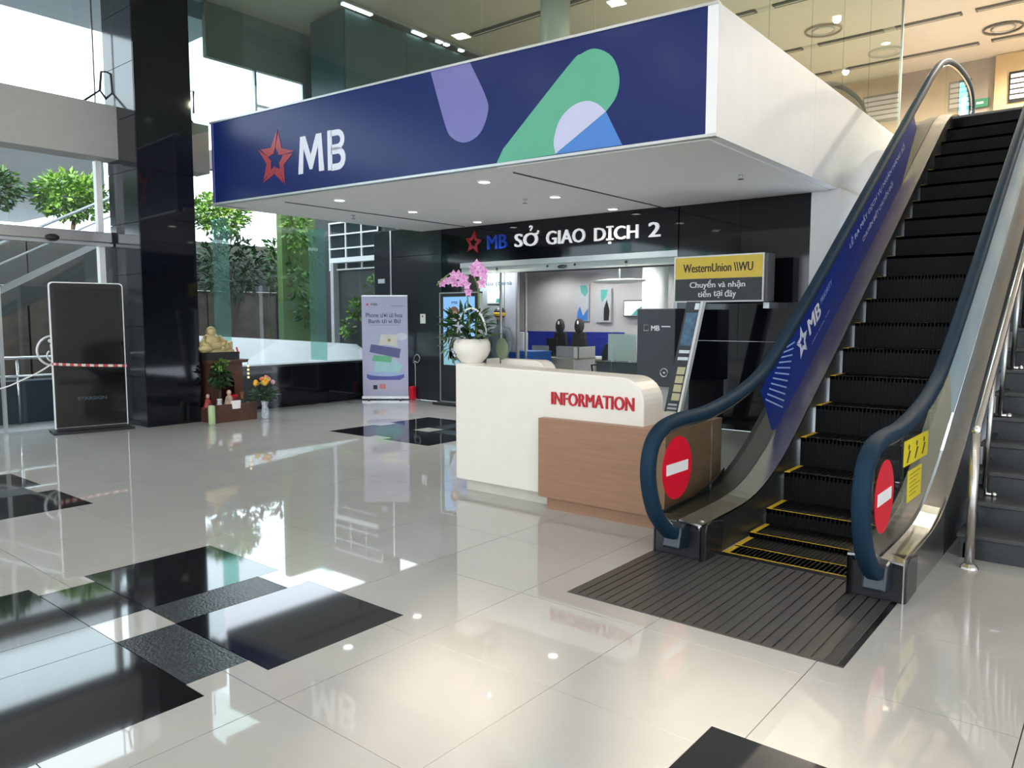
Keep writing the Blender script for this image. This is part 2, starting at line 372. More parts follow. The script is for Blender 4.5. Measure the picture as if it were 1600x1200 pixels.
for k, (x, y) in enumerate(((-2.1, 16.3), (-4.6, 14.4), (-6.4, 15.8))):
    s = root('round_diffuser', ['round ceiling diffuser right above the escalator head', 'round ceiling diffuser seen through the side glass', 'round ceiling diffuser deeper inside the upper storey'][k], 'air vent', (x, y, 6.7))
    MB().tube([(x + .30 * math.cos(a * PI / 12), y + .30 * math.sin(a * PI / 12), 6.68) for a in range(24)], .02, 6, True).build('outer_ring', MATS['slot_grey'], s)
    MB().tube([(x + .18 * math.cos(a * PI / 12), y + .18 * math.sin(a * PI / 12), 6.675) for a in range(24)], .015, 6, True).build('inner_ring', alu, s)
    MB().lathe([(.17, 0), (.17, .02)], (x, y, 6.68)).build('core', beige_ceil, s)
LOBBY = [(x, y) for x in (-9, -6, -3, 0, 3) for y in (-5, -1.6, 1.8)]
for k, (x, y) in enumerate(LOBBY):
    s = root('lobby_fill_lamp', 'unseen round ceiling lamp added to light the lobby', 'ceiling lamp', (x, y, 6.7), group='added lamps of the lobby ceiling')
    MB().lathe([(.13, 0), (.13, .012)], (x, y, 6.68)).build('lens', lampw, s)
    MB().tube([(x + .15 * math.cos(a * PI / 10), y + .15 * math.sin(a * PI / 10), 6.688) for a in range(20)], .018, 6, True).build('rim', white_m, s)
    lamp('bulb', (x, y, 6.66), 'AREA', 16, (1, .95, .88), s, .26)  # unseen lamps, added to light the lobby
UL = [(-8.2, 8.0, 18), (-8.2, 13, 30), (-5.0, 12.2, 120), (-4.2, 9.6, 90), (-3.9, 15.8, 160), (-1.9, 13.9, 170), (.6, 13.9, 170), (-1.2, 16.9, 150), (1.6, 16.9, 120), (3.6, 14.5, 120)]
for k, (x, y, e) in enumerate(UL):
    s = root('upper_ceiling_lamp', 'small round lamp in the upper storey ceiling', 'ceiling lamp', (x, y, 6.7), group='round lamps of the upper storey ceiling')
    MB().lathe([(.07, 0), (.07, .012)], (x, y, 6.68), 16).build('lens', lampw, s); MB().tube([(x + .085 * math.cos(a * PI / 8), y + .085 * math.sin(a * PI / 8), 6.69) for a in range(16)], .014, 6, True).build('rim', white_m, s)
    lamp('bulb', (x, y, 6.64), 'SPOT', e * 3, (1, .88, .70), s, .06, spot=168)
# ------------------------------------------------------------------ left facade
win = root('window_1', 'tall street facade glazing beside the black pillar', 'window', (-11.9, 0, 0), kind='structure')
ys = [-7, -4.4, -1.8, .8, 2.3, 3.6, 4.95, 6.72, 8.62, 10.2]
for a, b in zip(ys[:-1], ys[1:]):
    z0 = 0 if a < 6 else .76
    box('pane', glass_f, win, -11.906, -11.894, a + .006, b - .006, z0, 3.86 if a < 6 else 3.20)
    if a < 6: box('pane', glass_f, win, -11.906, -11.894, a + .006, b - .006, 4.62, 6.69)
for yv in (6.72, 8.62): box('glass_fin', glass_fin, win, -11.89, -11.42, yv - .010, yv + .010, .80, 3.19)
for yv in (-4.4, -1.8, .8): box('glass_fin', glass_fin, win, -11.89, -11.52, yv - .010, yv + .010, 0, 3.84)
box('post', pure_w, win, -11.92, -11.82, 4.90, 4.98, 0, 3.85)
for yv in (2.3, 3.6): box('post', alu, win, -11.92, -11.86, yv - .02, yv + .02, 0, 2.66)
for yv in (3.6, 4.95, 6.3): box('bracing_rod', steel_l, win, -11.87, -11.85, yv - .01, yv + .01, 4.62, 6.69)
for yv in (5.0, 6.25):
    MB().tube([(-11.85, yv - .25, 4.64), (-11.8, yv, 4.86), (-11.85, yv + .22, 4.62)], .018, 6).tube([(-11.8, yv, 4.86), (-11.78, yv + .02, 5.12), (-11.78, yv + .17, 5.16), (-11.8, yv + .17, 4.82)], .018, 6).build('spider_clamp', blk, win)
bmb = box('trim_1', grey_beam, None, -11.90, -11.50, -7, 6.5, 3.85, 4.60, kind='structure', bevel=.01, label='grey clad transom beam across the left facade', cat='beam')
hd = root('door_header', 'steel header rail of the automatic entrance doors', 'door header', (-11.8, 2, 2.66))
box('rail', steel, hd, -11.88, -11.72, -.5, 5.05, 2.67, 2.82, bevel=.01)
box('end_cap', blk, hd, -11.88, -11.715, 5.05, 5.09, 2.665, 2.825)
MB().ball((-11.70, 4.24, 2.69), (.05, .09, .05)).build('door_sensor', blk, hd, smooth=True)
box('lower_track', alu, hd, -11.88, -11.75, -.5, 5.07, 2.62, 2.665)
# black granite pillar
pl = root('black_pillar', 'tall polished black granite pillar beside the glass entrance', 'pillar', (-11.4, 5.5, 0))
box('core', blk, pl, -11.85, -10.96, 5.11, 5.90, 0, 6.7)
zz = [0, .08, .72, 1.45, 2.2, 2.93, 3.66, 4.4, 5.13, 5.86, 6.69]
for a, b in zip(zz[:-1], zz[1:]):
    box('granite_panel', granite, pl, -10.955, -10.935, 5.092, 5.912, a + .002 * (a > .5), b)
    box('granite_panel', granite_g, pl, -11.86, -10.957, 5.088, 5.108, a + .004, b - .004)  # lighter granite stands for the sky reflected in this face
    box('granite_panel', granite, pl, -11.86, -10.957, 5.902, 5.915, a + .003, b - .003)
# low wall under the glazing with white curved outdoor kerb
lw = root('wall_left_low', 'low black granite wall under the window beyond the pillar', 'wall', (-11.7, 8, 0), kind='structure')
for a, b in ((5.95, 7.35), (7.35, 8.75), (8.75, 10.2)): box('granite_slab', granite, lw, -11.95, -11.60, a + .003, b - .003, 0, .72)
box('sill', granite_g, lw, -11.96, -11.58, 5.95, 10.2, .72, .76)
kb = MB(); kpr = [(5.8, 1.20), (7.14, 1.15), (8.5, 1.06), (9.9, .96), (10.4, .92)]
for y, z in kpr: kb.v += [(-12.08, y, .70), (-12.75, y, z + .10), (-12.95, y, z + .10), (-12.95, y, -.02), (-12.08, y, -.02)]  # face sloped to catch sky light so the kerb looks bright
for i in range(len(kpr) - 1):
    for k in range(5): kb.f.append((5 * i + k, 5 * i + (k + 1) % 5, 5 * i + 5 + (k + 1) % 5, 5 * i + 5 + k))
kb.f += [(0, 1, 2, 3, 4), tuple(5 * (len(kpr) - 1) + k for k in (4, 3, 2, 1, 0))]
kb.build('planter_kerb', mat('bright_white_plaster', (.86, .87, .90), .5, var=.03), None, label='white planter kerb outside the window, sloped to catch sky light', cat='planter')

# ------------------------------------------------------------------ outside on the left
box('ground_outside', pave, None, -30, -11.97, -14, 24, -.2, -.02, kind='structure', label='grey paving outside the glass facade', cat='pavement')
box('canopy_slab', mat('canopy_blue_grey', (.24, .28, .34), .5), None, -14.0, -12.15, -12, 7.2, 6.45, 6.9, kind='structure', label='blue-grey canopy slab outside above the glass', cat='canopy')
box('overpass', mat('overpass_shaded_concrete', (.05, .056, .062), .7, var=.2, scale=.6), None, -31, -24, -14, 10.2, 4.95, 6.3, label='concrete overpass deck behind the hedge, its shade put into the colour', cat='overpass', bevel=.05)  # shade of the deck is put into this dark colour
box('overpass_parapet', conc_l, None, -24.6, -24.2, -14, 10.2, 6.3, 7.85, label='overpass parapet above the transom beam, sunlight put into its pale blue', cat='parapet')  # pale colour stands for sunlight on the parapet
for yv in (-4, 6): box('overpass_pier', conc, None, -27, -26, yv, yv + 1.2, -.1, 4.95, label={-4: 'concrete overpass pier far left of the entrance', 6: 'concrete overpass pier behind the entrance doors'}[yv], cat='pier', group='overpass piers')
rw = root('retaining_wall', 'brown stone retaining wall outside the entrance', 'wall', (-18, 4, 0))
for k in range(14):
    y0 = -12 + k * 2; box('stone_panel', stone, rw, -18.5, -18.0 + random.uniform(-.03, .03), y0 + .02, y0 + 1.98, -.1, 2.25)
    box('coping_panel', conc, rw, -18.5, -17.95, y0 + .015, y0 + 1.985, 2.27, 3.45)
for k in range(9):
    y0 = -3.5 + k * 1.75; mb = MB(); mb.cloud((-18.2, y0, 4.22), (.55, .78, .50), 1500, .17, .085)
    s = root('hedge_shrub', ['leafy hedge shrub outside at the far left edge', 'leafy hedge shrub second in the row on the stone wall', 'leafy hedge shrub third in the row on the stone wall', 'hedge shrub above the door header left of the sensor', 'hedge shrub above the door header near the sensor', 'hedge shrub seen just left of the steel post', 'hedge shrub seen between steel post and black pillar', 'hedge shrub just right of the black pillar', 'hedge shrub behind the first glass fin'][k], 'shrub', (-18.2, y0, 3.455), group='hedge on the retaining wall')
    mb.build('foliage', leaf_g if k % 2 else leaf_l, s); MB().tube([(-18.2, y0, 3.455), (-18.2, y0 + .1, 4.1)], .05, 6).build('stem', bark, s)
TREES = [(-16.6, 9.8, 2.75, leaf_d), (-16.8, 11.6, 2.9, leaf_g), (-17, 13.5, 2.6, leaf_d)]
for k, (x, y, z, lm) in enumerate(TREES):
    s = root('garden_tree', ['dark leafy tree outside right of the first glass fin', 'taller mid-green tree outside the middle of the window', 'dark tree outside just left of the vine wall'][k], 'tree', (x, y, 0), group='trees outside the window')
    mb = MB(); mb.cloud((x, y, z), (.7, .75, .75), 800, .22, .09); mb.build('crown', lm, s)
    MB().tube([(x, y, -.02), (x + .05, y + .05, 1.4), (x - .02, y, z)], .07, 7, rf=lambda t: 1.2 - .6 * t).tube([(x + .04, y + .04, 1.3), (x + .2, y + .3, z)], .035, 6).build('trunk', bark, s)
gw = root('lime_wall', 'lime green garden wall overgrown with vines', 'wall', (-15.4, 11.4, 0))
box('wall_slab', green_wall, gw, -15.5, -15.3, 10.35, 14.0, -.02, 4.6)
for k, (y, z, sy, sz, n) in enumerate(((10.6, 3.6, .35, .5, 130), (10.55, 2.5, .25, .5, 90), (11.4, 3.3, .25, .8, 130), (11.0, 1.7, .5, .35, 120), (11.9, 2.0, .3, .5, 90), (12.3, 3.4, .3, .6, 90))):
    s = root('climbing_vine', ['vine clump at the upper left of the lime wall', 'vine trailing down the left edge of the lime wall', 'vine hanging at the middle of the lime wall', 'vine clump low on the lime wall', 'vine right of the second glass fin, low on the lime wall', 'vine at the upper right of the lime wall'][k], 'vine', (-15.25, y, z), group='vines on the lime wall')
    mb = MB(); mb.cloud((-15.02, y, z), (.12, sy, sz), n, .17, .11, .5); mb.build('leaves', leaf_l if k % 2 == 0 else leaf_g, s)
    MB().tube([(-15.28, y, z - sz), (-15.27, y + .05, z), (-15.28, y - .03, z + sz)], .012, 5).build('stem', bark, s)
nb = root('garden_annex', 'dark annex wall outside with a white framed window', 'building', (-13.2, 10.5, 0))
box('annex_wall', mat('dark_annex_render', (.045, .055, .055), .5, var=.2), nb, -14.3, -11.98, 10.55, 10.85, -.02, 4.2)
wn = box('annex_window', mat('dim_pane', (.03, .045, .05), .08), nb, -13.75, -12.15, 10.52, 10.549, 2.62, 3.6)
for x in (-13.75, -13.2, -12.68, -12.16): box('glazing_bar', pure_w, wn, x, x + .035, 10.49, 10.52, 2.6, 3.62)
for z in (2.6, 3.05, 3.35, 3.6): box('glazing_bar', pure_w, wn, -13.75, -12.12, 10.485, 10.515, z, z + .03)
for k, (x, z, n) in enumerate(((-12.7, 1.75, 70), (-13.0, 1.35, 60), (-12.15, 2.25, 45))):
    s = root('annex_vine', ['leafy vine sprig across the dark annex wall', 'lower vine sprig on the dark annex wall', 'small vine sprig just above the banner'][k], 'vine', (x, 10.45, z), group='vine sprigs on the annex')
    mb = MB(); mb.cloud((x, 10.36, z), (.22, .05, .20), n, .12, .08); mb.build('leaves', leaf_l, s); MB().tube([(x - .2, 10.5, z - .2), (x, 10.5, z), (x + .25, 10.5, z + .2)], .01, 5).build('stem', bark, s)
rr = root('ramp_railing', 'twin tube railing of the access ramp outside', 'railing', (-12.9, 3, 0))
for z in (.98, .70): MB().tube([(-12.9, -3, z), (-12.9, 5.74, z)], .026, 8).build('rail_tube', steel_l, rr, smooth=True)
for yv in (-2.5, -.8, .9, 2.6, 4.1, 5.7): MB().tube([(-12.9, yv, -.02), (-12.9, yv, .98)], .02, 8).build('post', steel_l, rr, smooth=True)
box('ramp_plinth', mat('plinth_navy', (.035, .045, .065), .4), None, -13.4, -13.0, -4, 6.2, -.02, .62, label='dark ramp plinth behind the railing outside', cat='plinth')
st = root('exterior_stair', 'dark exterior stair flight slanting behind the entrance glass', 'stairs', (-16, 3.5, 0))
MB().prism([(1.2, .0), (1.6, .0), (8.2, 3.3), (8.2, 3.75), (7.9, 3.75)], 'x', -16.6, -15.6).build('flight', conc, st)
MB().tube([(-15.6, 1.2, .95), (-15.6, 8.0, 4.6)], .03, 6).tube([(-15.6, 1.2, .6), (-15.6, 8.0, 4.25)], .02, 6).build('handrail', alu, st)
ws = root('wheelchair_sign', 'white round wheelchair access symbol on the entrance glass', 'sign', (-11.86, 4.24, 1.12))
MB().tube([(-11.885, 4.24 + .21 * math.cos(a * PI / 16), 1.11 + .21 * math.sin(a * PI / 16)) for a in range(32)], .016, 6, True).build('ring', pure_w, ws)
mb = MB(); mb.tube([(-11.885, 4.24 + .085 * math.cos(R(a)), 1.04 + .085 * math.sin(R(a))) for a in range(130, 400, 20)], .012, 6)
mb.tube([(-11.885, 4.21, 1.20), (-11.885, 4.22, 1.08), (-11.885, 4.31, 1.08), (-11.885, 4.36, .98)], .014, 6).ball((-11.885, 4.20, 1.25), .026, 8, 6); mb.build('symbol', pure_w, ws)

# ------------------------------------------------------------------ overhanging sign box
A = Vector((-10.38, 5.92, 0)); B = Vector((-3.0, 6.56, 0)); u = (B - A).normalized(); n_out = Vector((u.y, -u.x, 0)); Lf = (B - A).length
ZS, ZT = 3.20, 4.35
sg = root('fascia_sign', 'navy bank fascia sign with star logo and coloured shapes over the soffit', 'sign', (A.x, A.y, ZS))
V = Vector((0, 0, 1)); O0 = Vector((A.x, A.y, 0))
flat([(-.02, 3.22), (Lf - .10, 3.22), (Lf - .10, 4.34), (-.02, 4.34)], O0 - n_out * .05, u, V, .05).build('face_panel', navy, sg)
d = .002
lav_p = [(4.08, 4.34), (4.64, 4.34)] + smooth_path([(4.64, 4.34), (4.85, 3.95), (4.88, 3.78), (4.77, 3.57), (4.57, 3.50), (4.39, 3.57), (4.29, 3.72), (4.10, 4.28)], 4)[1:]
flat(lav_p, O0, u, V, d).build('lavender_shape', lavender, sg)
gp = smooth_path([(5.08, 3.37), (5.87, 4.08), (6.02, 4.17), (6.18, 4.19), (6.36, 4.08), (6.44, 3.88), (6.41, 3.70), (6.30, 3.575)], 4) + [(5.73, 3.235), (4.99, 3.225)]
flat(gp, O0, u, V, d).build('green_shape', green_v, sg)
wp_ = smooth_path([(5.73, 3.24), (5.71, 3.38), (5.78, 3.57), (5.92, 3.68), (6.08, 3.71), (6.21, 3.66), (6.30, 3.575)], 4)
flat(wp_, O0, u, V, d * 2).build('pale_shape', pale_v, sg)
flat([(5.735, 3.235), (6.30, 3.575), (6.48, 3.235)], O0, u, V, d * 1.5).build('blue_shape', blue_v, sg)
star_logo('star_emblem', logo_red, sg, O0 + u * 1.37 + V * 3.68, u, V, .39, .008)
flat([(1.82, 3.44), (1.87, 3.91), (1.97, 3.91), (2.065, 3.66), (2.17, 3.91), (2.27, 3.91), (2.31, 3.44), (2.215, 3.44), (2.205, 3.76), (2.09, 3.48), (2.04, 3.48), (1.93, 3.76), (1.91, 3.44)], O0, u, V, .006).build('letter_m', logo_white, sg)
bo = O0; mbb = MB()
flat([(2.38, 3.43), (2.38, 3.92), (2.46, 3.92), (2.46, 3.43)], bo, u, V, .006, mbb)
for (zc, ra) in ((3.79, .125), (3.56, .14)):
    outer = [(2.44, zc + ra)] + circ(2.56, zc, ra, 10, 90, -90) + [(2.44, zc - ra)]; ri = ra * .42
    inner = [(2.44, zc + ri)] + circ(2.56, zc, ri, 10, 90, -90) + [(2.44, zc - ri)]
    for i in range(len(outer) - 1): flat([outer[i], outer[i + 1], inner[i + 1], inner[i]][::-1], bo, u, V, .006, mbb)
mbb.build('letter_b', logo_white, sg)
flat([(Lf - .10, 3.2), (Lf, 3.2), (Lf, 4.35), (Lf - .10, 4.35)], O0 - n_out * .05, u, V, .055).build('end_trim', white_m, sg)
flat([(-.05, 3.195), (Lf, 3.195), (Lf, 3.222), (-.05, 3.222)], O0 - n_out * .06, u, V, .085).build('lower_trim', alu, sg)
flat([(-.05, 4.34), (Lf, 4.34), (Lf, 4.365), (-.05, 4.365)], O0 - n_out * .06, u, V, .075).build('upper_trim', alu, sg)
MB().prism([(A.x - .04, A.y), (A.x - .04, A.y + .5), (A.x + .02, A.y + .5), (A.x + .02, A.y)], 'z', 3.2, 4.35).build('left_return', lavender, sg)
# bulkhead side, soffit panels
bk = root('bulkhead', 'white bulkhead side face over the bank front beside the escalator', 'bulkhead', (-3.1, 9, ZS), kind='structure')
for a, b in ((6.58, 9.2), (9.2, 13.4)): box('side_panel', white_m, bk, -3.10, -3.0, a + .004, b - .002, 3.20, 4.35)
sf = root('soffit', 'white soffit under the fascia sign', 'soffit', (-7, 8, ZS), kind='structure')
def fy(x): return 5.92 + (x + 10.38) * .64 / 7.38 + .06
for k, (xa, xb) in enumerate(((-10.55, -9.36), (-9.345, -5.455), (-5.44, -3.10))):
    MB().prism([(xa, fy(max(xa, -10.4))), (xb, fy(xb)), (xb, 10.19), (xa, 10.19)], 'z', 3.20 + (.0 if k != 2 else -.012), 3.26).build('soffit_panel', soffit_m, sf)
MB().prism([(-9.365, 6.4), (-9.34, 6.4), (-9.34, 10.1), (-9.365, 10.1)], 'z', 3.192, 3.25).prism([(-5.465, 6.7), (-5.44, 6.7), (-5.44, 10.18), (-5.465, 10.18)], 'z', 3.18, 3.25).build('shadow_gap', blk, sf)
DL = [(-8.59, 6.75, 'nearest the star logo'), (-8.65, 8.18, 'in the middle of the left row'), (-8.70, 9.72, 'above the red storefront star'), (-6.11, 6.95, 'near the lavender shape of the sign'), (-6.12, 8.40, 'in the middle of the right row'), (-6.12, 9.86, 'above the storefront digit')]
for x, y, w in DL:
    s = root('downlight', 'small round soffit downlight ' + w, 'downlight', (x, y, ZS), group='soffit downlights')
    MB().lathe([(.065, 0), (.065, .01)], (x, y, ZS - .012), 16).build('lens', lampm, s)
    MB().tube([(x + .078 * math.cos(a * PI / 10), y + .078 * math.sin(a * PI / 10), ZS - .008) for a in range(20)], .012, 6, True).build('rim', white_m, s)
    lamp('bulb', (x, y, ZS - .03), 'SPOT', 60, (1, .95, .86), s, .05, spot=120)
for x, y, w in ((-6.58, 8.33, 'between the two downlight rows'), (-3.56, 8.46, 'near the white bulkhead'), (-9.7, 7.89, 'near the window')):
    s = root('sprinkler', 'small pendent soffit sprinkler ' + w, 'sprinkler', (x, y, ZS), group='soffit sprinklers')
    MB().lathe([(.03, .0), (.032, -.012), (.012, -.014), (.012, -.045), (.004, -.05)], (x, y, ZS), 10).build('body', alu, s); MB().lathe([(.035, 0), (.035, .004)], (x, y, ZS - .06), 10).build('deflector', steel_d, s)
# upper glass front and side
ug = root('window_2', 'upper storey glass wall standing on the fascia box', 'window', (-7, 7, 4.35), kind='structure')
segs = [(-.9, .62), (.62, 1.45), (1.45, 3.2), (3.2, 4.7), (4.7, 6.1), (6.1, Lf - .06)]
for a, b in segs: flat([(a + .006, 4.30), (b - .006, 4.30), (b - .006, 6.69), (a + .006, 6.69)], O0 - n_out * .14, u, V, .012).build('pane', glass_u, ug)
for a, b in ((6.72, 7.9), (7.9, 9.2), (9.2, 10.4), (10.4, 11.6), (11.6, 13.35)): box('pane', glass_u, ug, -3.072, -3.06, a + .006, b - .006, 4.352, 6.69)
box('end_post', alu, ug, -3.085, -3.05, 13.35, 13.39, 4.352, 6.69)
tcm = mat('teal_column', (.055, .105, .115), .3)
core = root('upper_core', 'dark teal lift core behind the upper glass over the initials', 'wall block', (-10.7, 10, 4.3))
for ya, yb in ((8.25, 9.6), (9.6, 11.0), (11.0, 12.6)): box('cladding_panel', tcm, core, -10.30, -10.27, ya + .004, yb - .004, 4.30, 6.60)
box('cladding_panel', tcm, core, -11.2, -10.31, 8.25, 8.28, 4.30, 6.60); box('body', blk, core, -11.2, -10.31, 8.29, 12.6, 4.30, 6.62)
ucol = root('upper_reflection', 'pale round shape standing for a reflection in the upper glass', 'column', (-6.9, 9.45, 4.3))
MB().lathe([(.22, 0), (.22, 2.39)], (-6.9, 9.45, 4.3), 24).build('shaft', mat('pale_reflection', (.42, .43, .38), .4), ucol, smooth=True); MB().lathe([(.24, 0), (.24, .12)], (-6.9, 9.45, 4.3), 24).build('skirting', blk, ucol)  # added shape imitating a pale reflection strip in the glass
rl = root('light_trough', 'broken line of white light on the upper storey ceiling edge', 'ceiling lamp', (-10.25, 9.9, 6.6))
tro = mat('trough_lens', (1, 1, 1), .4, emit=(.9, 1, .97), es=3.2)
for ya, yb in ((8.15, 8.45), (8.47, 8.75), (9.7, 10.0), (10.3, 10.42), (10.5, 10.6), (10.9, 11.0)): box('tube_cover', tro, rl, -10.24, -10.16, ya, yb, 6.62, 6.64)
box('trough_body', alu, rl, -10.26, -10.14, 8.1, 12.2, 6.64, 6.69)
MB().box(-12.05, -11.95, 6.75, 18, 5.82, 6.69).box(-12.05, -11.95, 8.65, 18, 4.3, 5.82).build('wall_upper_left', mat('upper_left_wall', (.24, .25, .22), .5), None, kind='structure', label='dim side wall of the upper storey', cat='wall')
w3 = root('window_3', 'side window of the upper storey above the star logo', 'window', (-12, 8, 4.3), kind='structure')
for a, b in ((6.75, 7.66), (7.66, 8.64)):
    box('pane', glass_f, w3, -12.005, -11.995, a + .01, b - .01, 4.3, 5.81); box('mullion', alu, w3, -12.03, -11.97, b - .02, b + .02, 4.3, 5.82)
box('rail', alu, w3, -12.03, -11.97, 7.66, 8.64, 5.22, 5.26)

# ------------------------------------------------------------------ bank front
YB = 10.2
wl = root('wall_bank_left', 'charcoal granite panel wall left of the bank entrance', 'wall', (-10.7, YB, 0), kind='structure')
box('backing', blk, wl, -11.95, -9.55, YB + .03, YB + .22, 0, 3.3)
for a, b in ((0, .70), (.70, 1.32), (1.32, 1.93), (1.93, 2.76), (2.76, 3.28)):
    box('granite_panel', granite_g, wl, -11.38, -10.03, YB, YB + .028, a + .005, b - .005)
    box('granite_panel', granite, wl, -10.02, -9.60, YB + .012, YB + .029, a + .004, b - .004)
for a, b in ((0, 1.2), (1.2, 2.74), (2.74, 3.28)): box('granite_panel', granite_g, wl, -11.92, -11.45, YB + .01, YB + .028, a + .004, b - .004)
box('corner_bead', alu, wl, -11.44, -11.40, YB - .01, YB + .02, 0, 3.28)
sw = root('wall_switch', 'cream wall switch plate on the granite beside the banner', 'switch', (-10.53, YB, 1.55)); box('plate', counter_w, sw, -10.60, -10.46, YB - .012, YB, 1.47, 1.65, bevel=.004); box('button', blk, sw, -10.545, -10.515, YB - .018, YB - .012, 1.59, 1.62)
s2 = root('small_notice', 'small pale notice plate high on the narrow granite strip', 'plate', (-11.7, YB, 2.3)); box('plate', conc_l, s2, -11.80, -11.62, YB - .004, YB + .01, 2.27, 2.34); box('rim', alu, s2, -11.81, -11.61, YB + .0, YB + .012, 2.26, 2.35)
cable = MB().tube(smooth_path([(-10.80, YB - .02, .70), (-10.74, YB - .03, .84), (-10.66, YB - .03, .87), (-10.60, YB - .03, .80), (-10.66, YB - .03, .72), (-10.76, YB - .02, .74), (-10.74, YB - .02, .62), (-10.74, YB - .02, .02)], 5), .008, 6).build('power_cable', alu, None, smooth=True, label='looped pale power cable on the granite beside the banner', cat='cable')
rb = box('fire_box', red_m, None, -10.80, -10.70, YB - .14, YB - .03, .0, .26, bevel=.02, label='small red box on the floor behind the banner', cat='box')
wf = root('wall_bank_front', 'black granite bank front with the entrance opening', 'wall', (-6.5, YB, 0), kind='structure')
for a, b in ((-9.60, -7.9), (-7.9, -6.5), (-6.5, -5.2)): box('fascia_slab', granite, wf, a + .001, b - .001, YB, YB + .12, 2.56, 3.22)
for a, b in ((-5.22, -4.28), (-4.28, -3.33)):
    for z0, z1 in ((0, 1.25), (1.25, 3.22)): box('wall_slab', granite, wf, a + .002, b - .002, YB, YB + .12, z0 + .002, z1 - .001)
box('lintel', alu, wf, -9.55, -5.22, YB - .01, YB + .15, 2.47, 2.56)
box('column_white', white_m, None, -3.33, -2.97, YB - .02, 13.0, 0, 3.2, kind='structure', label='white corner column under the bulkhead beside the escalator', cat='column')
ltr = root('storefront_letters', 'white raised storefront letters on the black fascia', 'letters', (-7, YB, 2.77))
U, V3 = (1, 0, 0), (0, 0, 1)
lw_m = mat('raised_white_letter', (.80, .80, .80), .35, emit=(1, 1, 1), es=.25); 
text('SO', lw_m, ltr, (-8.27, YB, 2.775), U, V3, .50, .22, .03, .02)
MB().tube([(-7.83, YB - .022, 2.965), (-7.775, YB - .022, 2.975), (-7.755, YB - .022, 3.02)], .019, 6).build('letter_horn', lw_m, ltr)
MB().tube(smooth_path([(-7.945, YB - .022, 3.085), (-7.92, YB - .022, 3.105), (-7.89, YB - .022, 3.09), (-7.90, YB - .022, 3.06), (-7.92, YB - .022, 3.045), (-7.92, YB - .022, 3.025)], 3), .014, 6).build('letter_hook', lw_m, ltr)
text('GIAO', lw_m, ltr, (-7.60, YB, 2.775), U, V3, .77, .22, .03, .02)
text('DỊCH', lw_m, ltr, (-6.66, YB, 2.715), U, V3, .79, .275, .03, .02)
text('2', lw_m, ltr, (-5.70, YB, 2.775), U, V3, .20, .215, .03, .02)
lg = root('storefront_logo', 'red star and blue initials beside the raised storefront letters', 'logo', (-9, YB, 2.8))
star_logo('star_emblem', mat('logo_red_gloss', (.40, .012, .03), .2), lg, Vector((-9.21, YB, 2.91)), Vector(U), Vector(V3), .21, .03)
text('MB', mat('logo_blue_gloss', (.012, .05, .42), .2), lg, (-8.89, YB, 2.77), U, V3, .46, .24, .03, .03)
# shop glass
sg2 = root('door_1', 'frameless glass shopfront of the bank with sliding doors', 'shopfront', (-7.4, YB + .06, 0), kind='structure')
for a, b in ((-9.55, -8.64), (-8.64, -8.06), (-8.06, -6.36), (-6.36, -5.23)): box('pane', glass_s, sg2, a + .0005, b - .0005, YB + .05, YB + .062, .01, 2.36)
box('transom', mat('pale_green_transom', (.50, .56, .54), .35), sg2, -9.55, -5.23, YB + .03, YB + .12, 2.36, 2.47)
box('door_rail', blk, sg2, -8.06, -5.23, YB + .02, YB + .03, 2.335, 2.36)
for x in (-8.64, -8.08): box('stile', steel_l, sg2, x - .012, x + .012, YB + .035, YB + .075, 0, 2.36)
for x in (-9.0, -8.7, -7.6, -7.05, -6.1): MB().ball((x, YB + .02, 2.43), .022, 8, 6).build('stud', steel_d, sg2)
MB().ball((-7.3, YB + .02, 2.41), (.10, .03, .03)).build('door_sensor', steel_d, sg2, smooth=True)
# projecting light box sign
wu = root('light_box_sign', 'yellow and black money transfer light box on the black wall', 'sign', (-4.3, 9.7, 2.1))
box('case', mat('sign_case', (.10, .10, .10), .4), wu, -4.95, -3.66, 9.62, 9.86, 1.79, 2.40)
box('edge_frame', pure_w, wu, -4.96, -3.70, 9.595, 9.62, 1.785, 2.405)
yf = mat('lit_yellow_face', (.66, .48, .05), .4, emit=(.75, .52, .04), es=.12)
fcy = box('yellow_face', yf, wu, -4.935, -3.72, 9.588, 9.595, 2.10, 2.385)
fck = box('black_face', mat('sign_black_face', (.025, .026, .03), .4), wu, -4.935, -3.72, 9.588, 9.595, 1.805, 2.098)
text('WesternUnion \\\\WU', blk, fcy, (-4.82, 9.588, 2.185), U, V3, .98, .115, .002, .03)
text('Chuyển và nhận', pure_w, fck, (-4.72, 9.588, 1.955), U, V3, .78, .125, .002, .02)
for wd, xw, ww, zz_, hh in (('tiền', -4.60, .19, 1.853, .10), ('tại', -4.375, .125, 1.838, .105), ('đây', -4.215, .155, 1.826, .117)): text(wd, pure_w, fck, (xw, 9.588, zz_), U, V3, ww, hh, .002, .02)
box('bracket', alu, wu, -3.80, -3.72, 9.86, YB, 1.70, 1.78); box('wall_bracket', steel_d, wu, -4.6, -4.0, 9.86, YB, 2.0, 2.2)

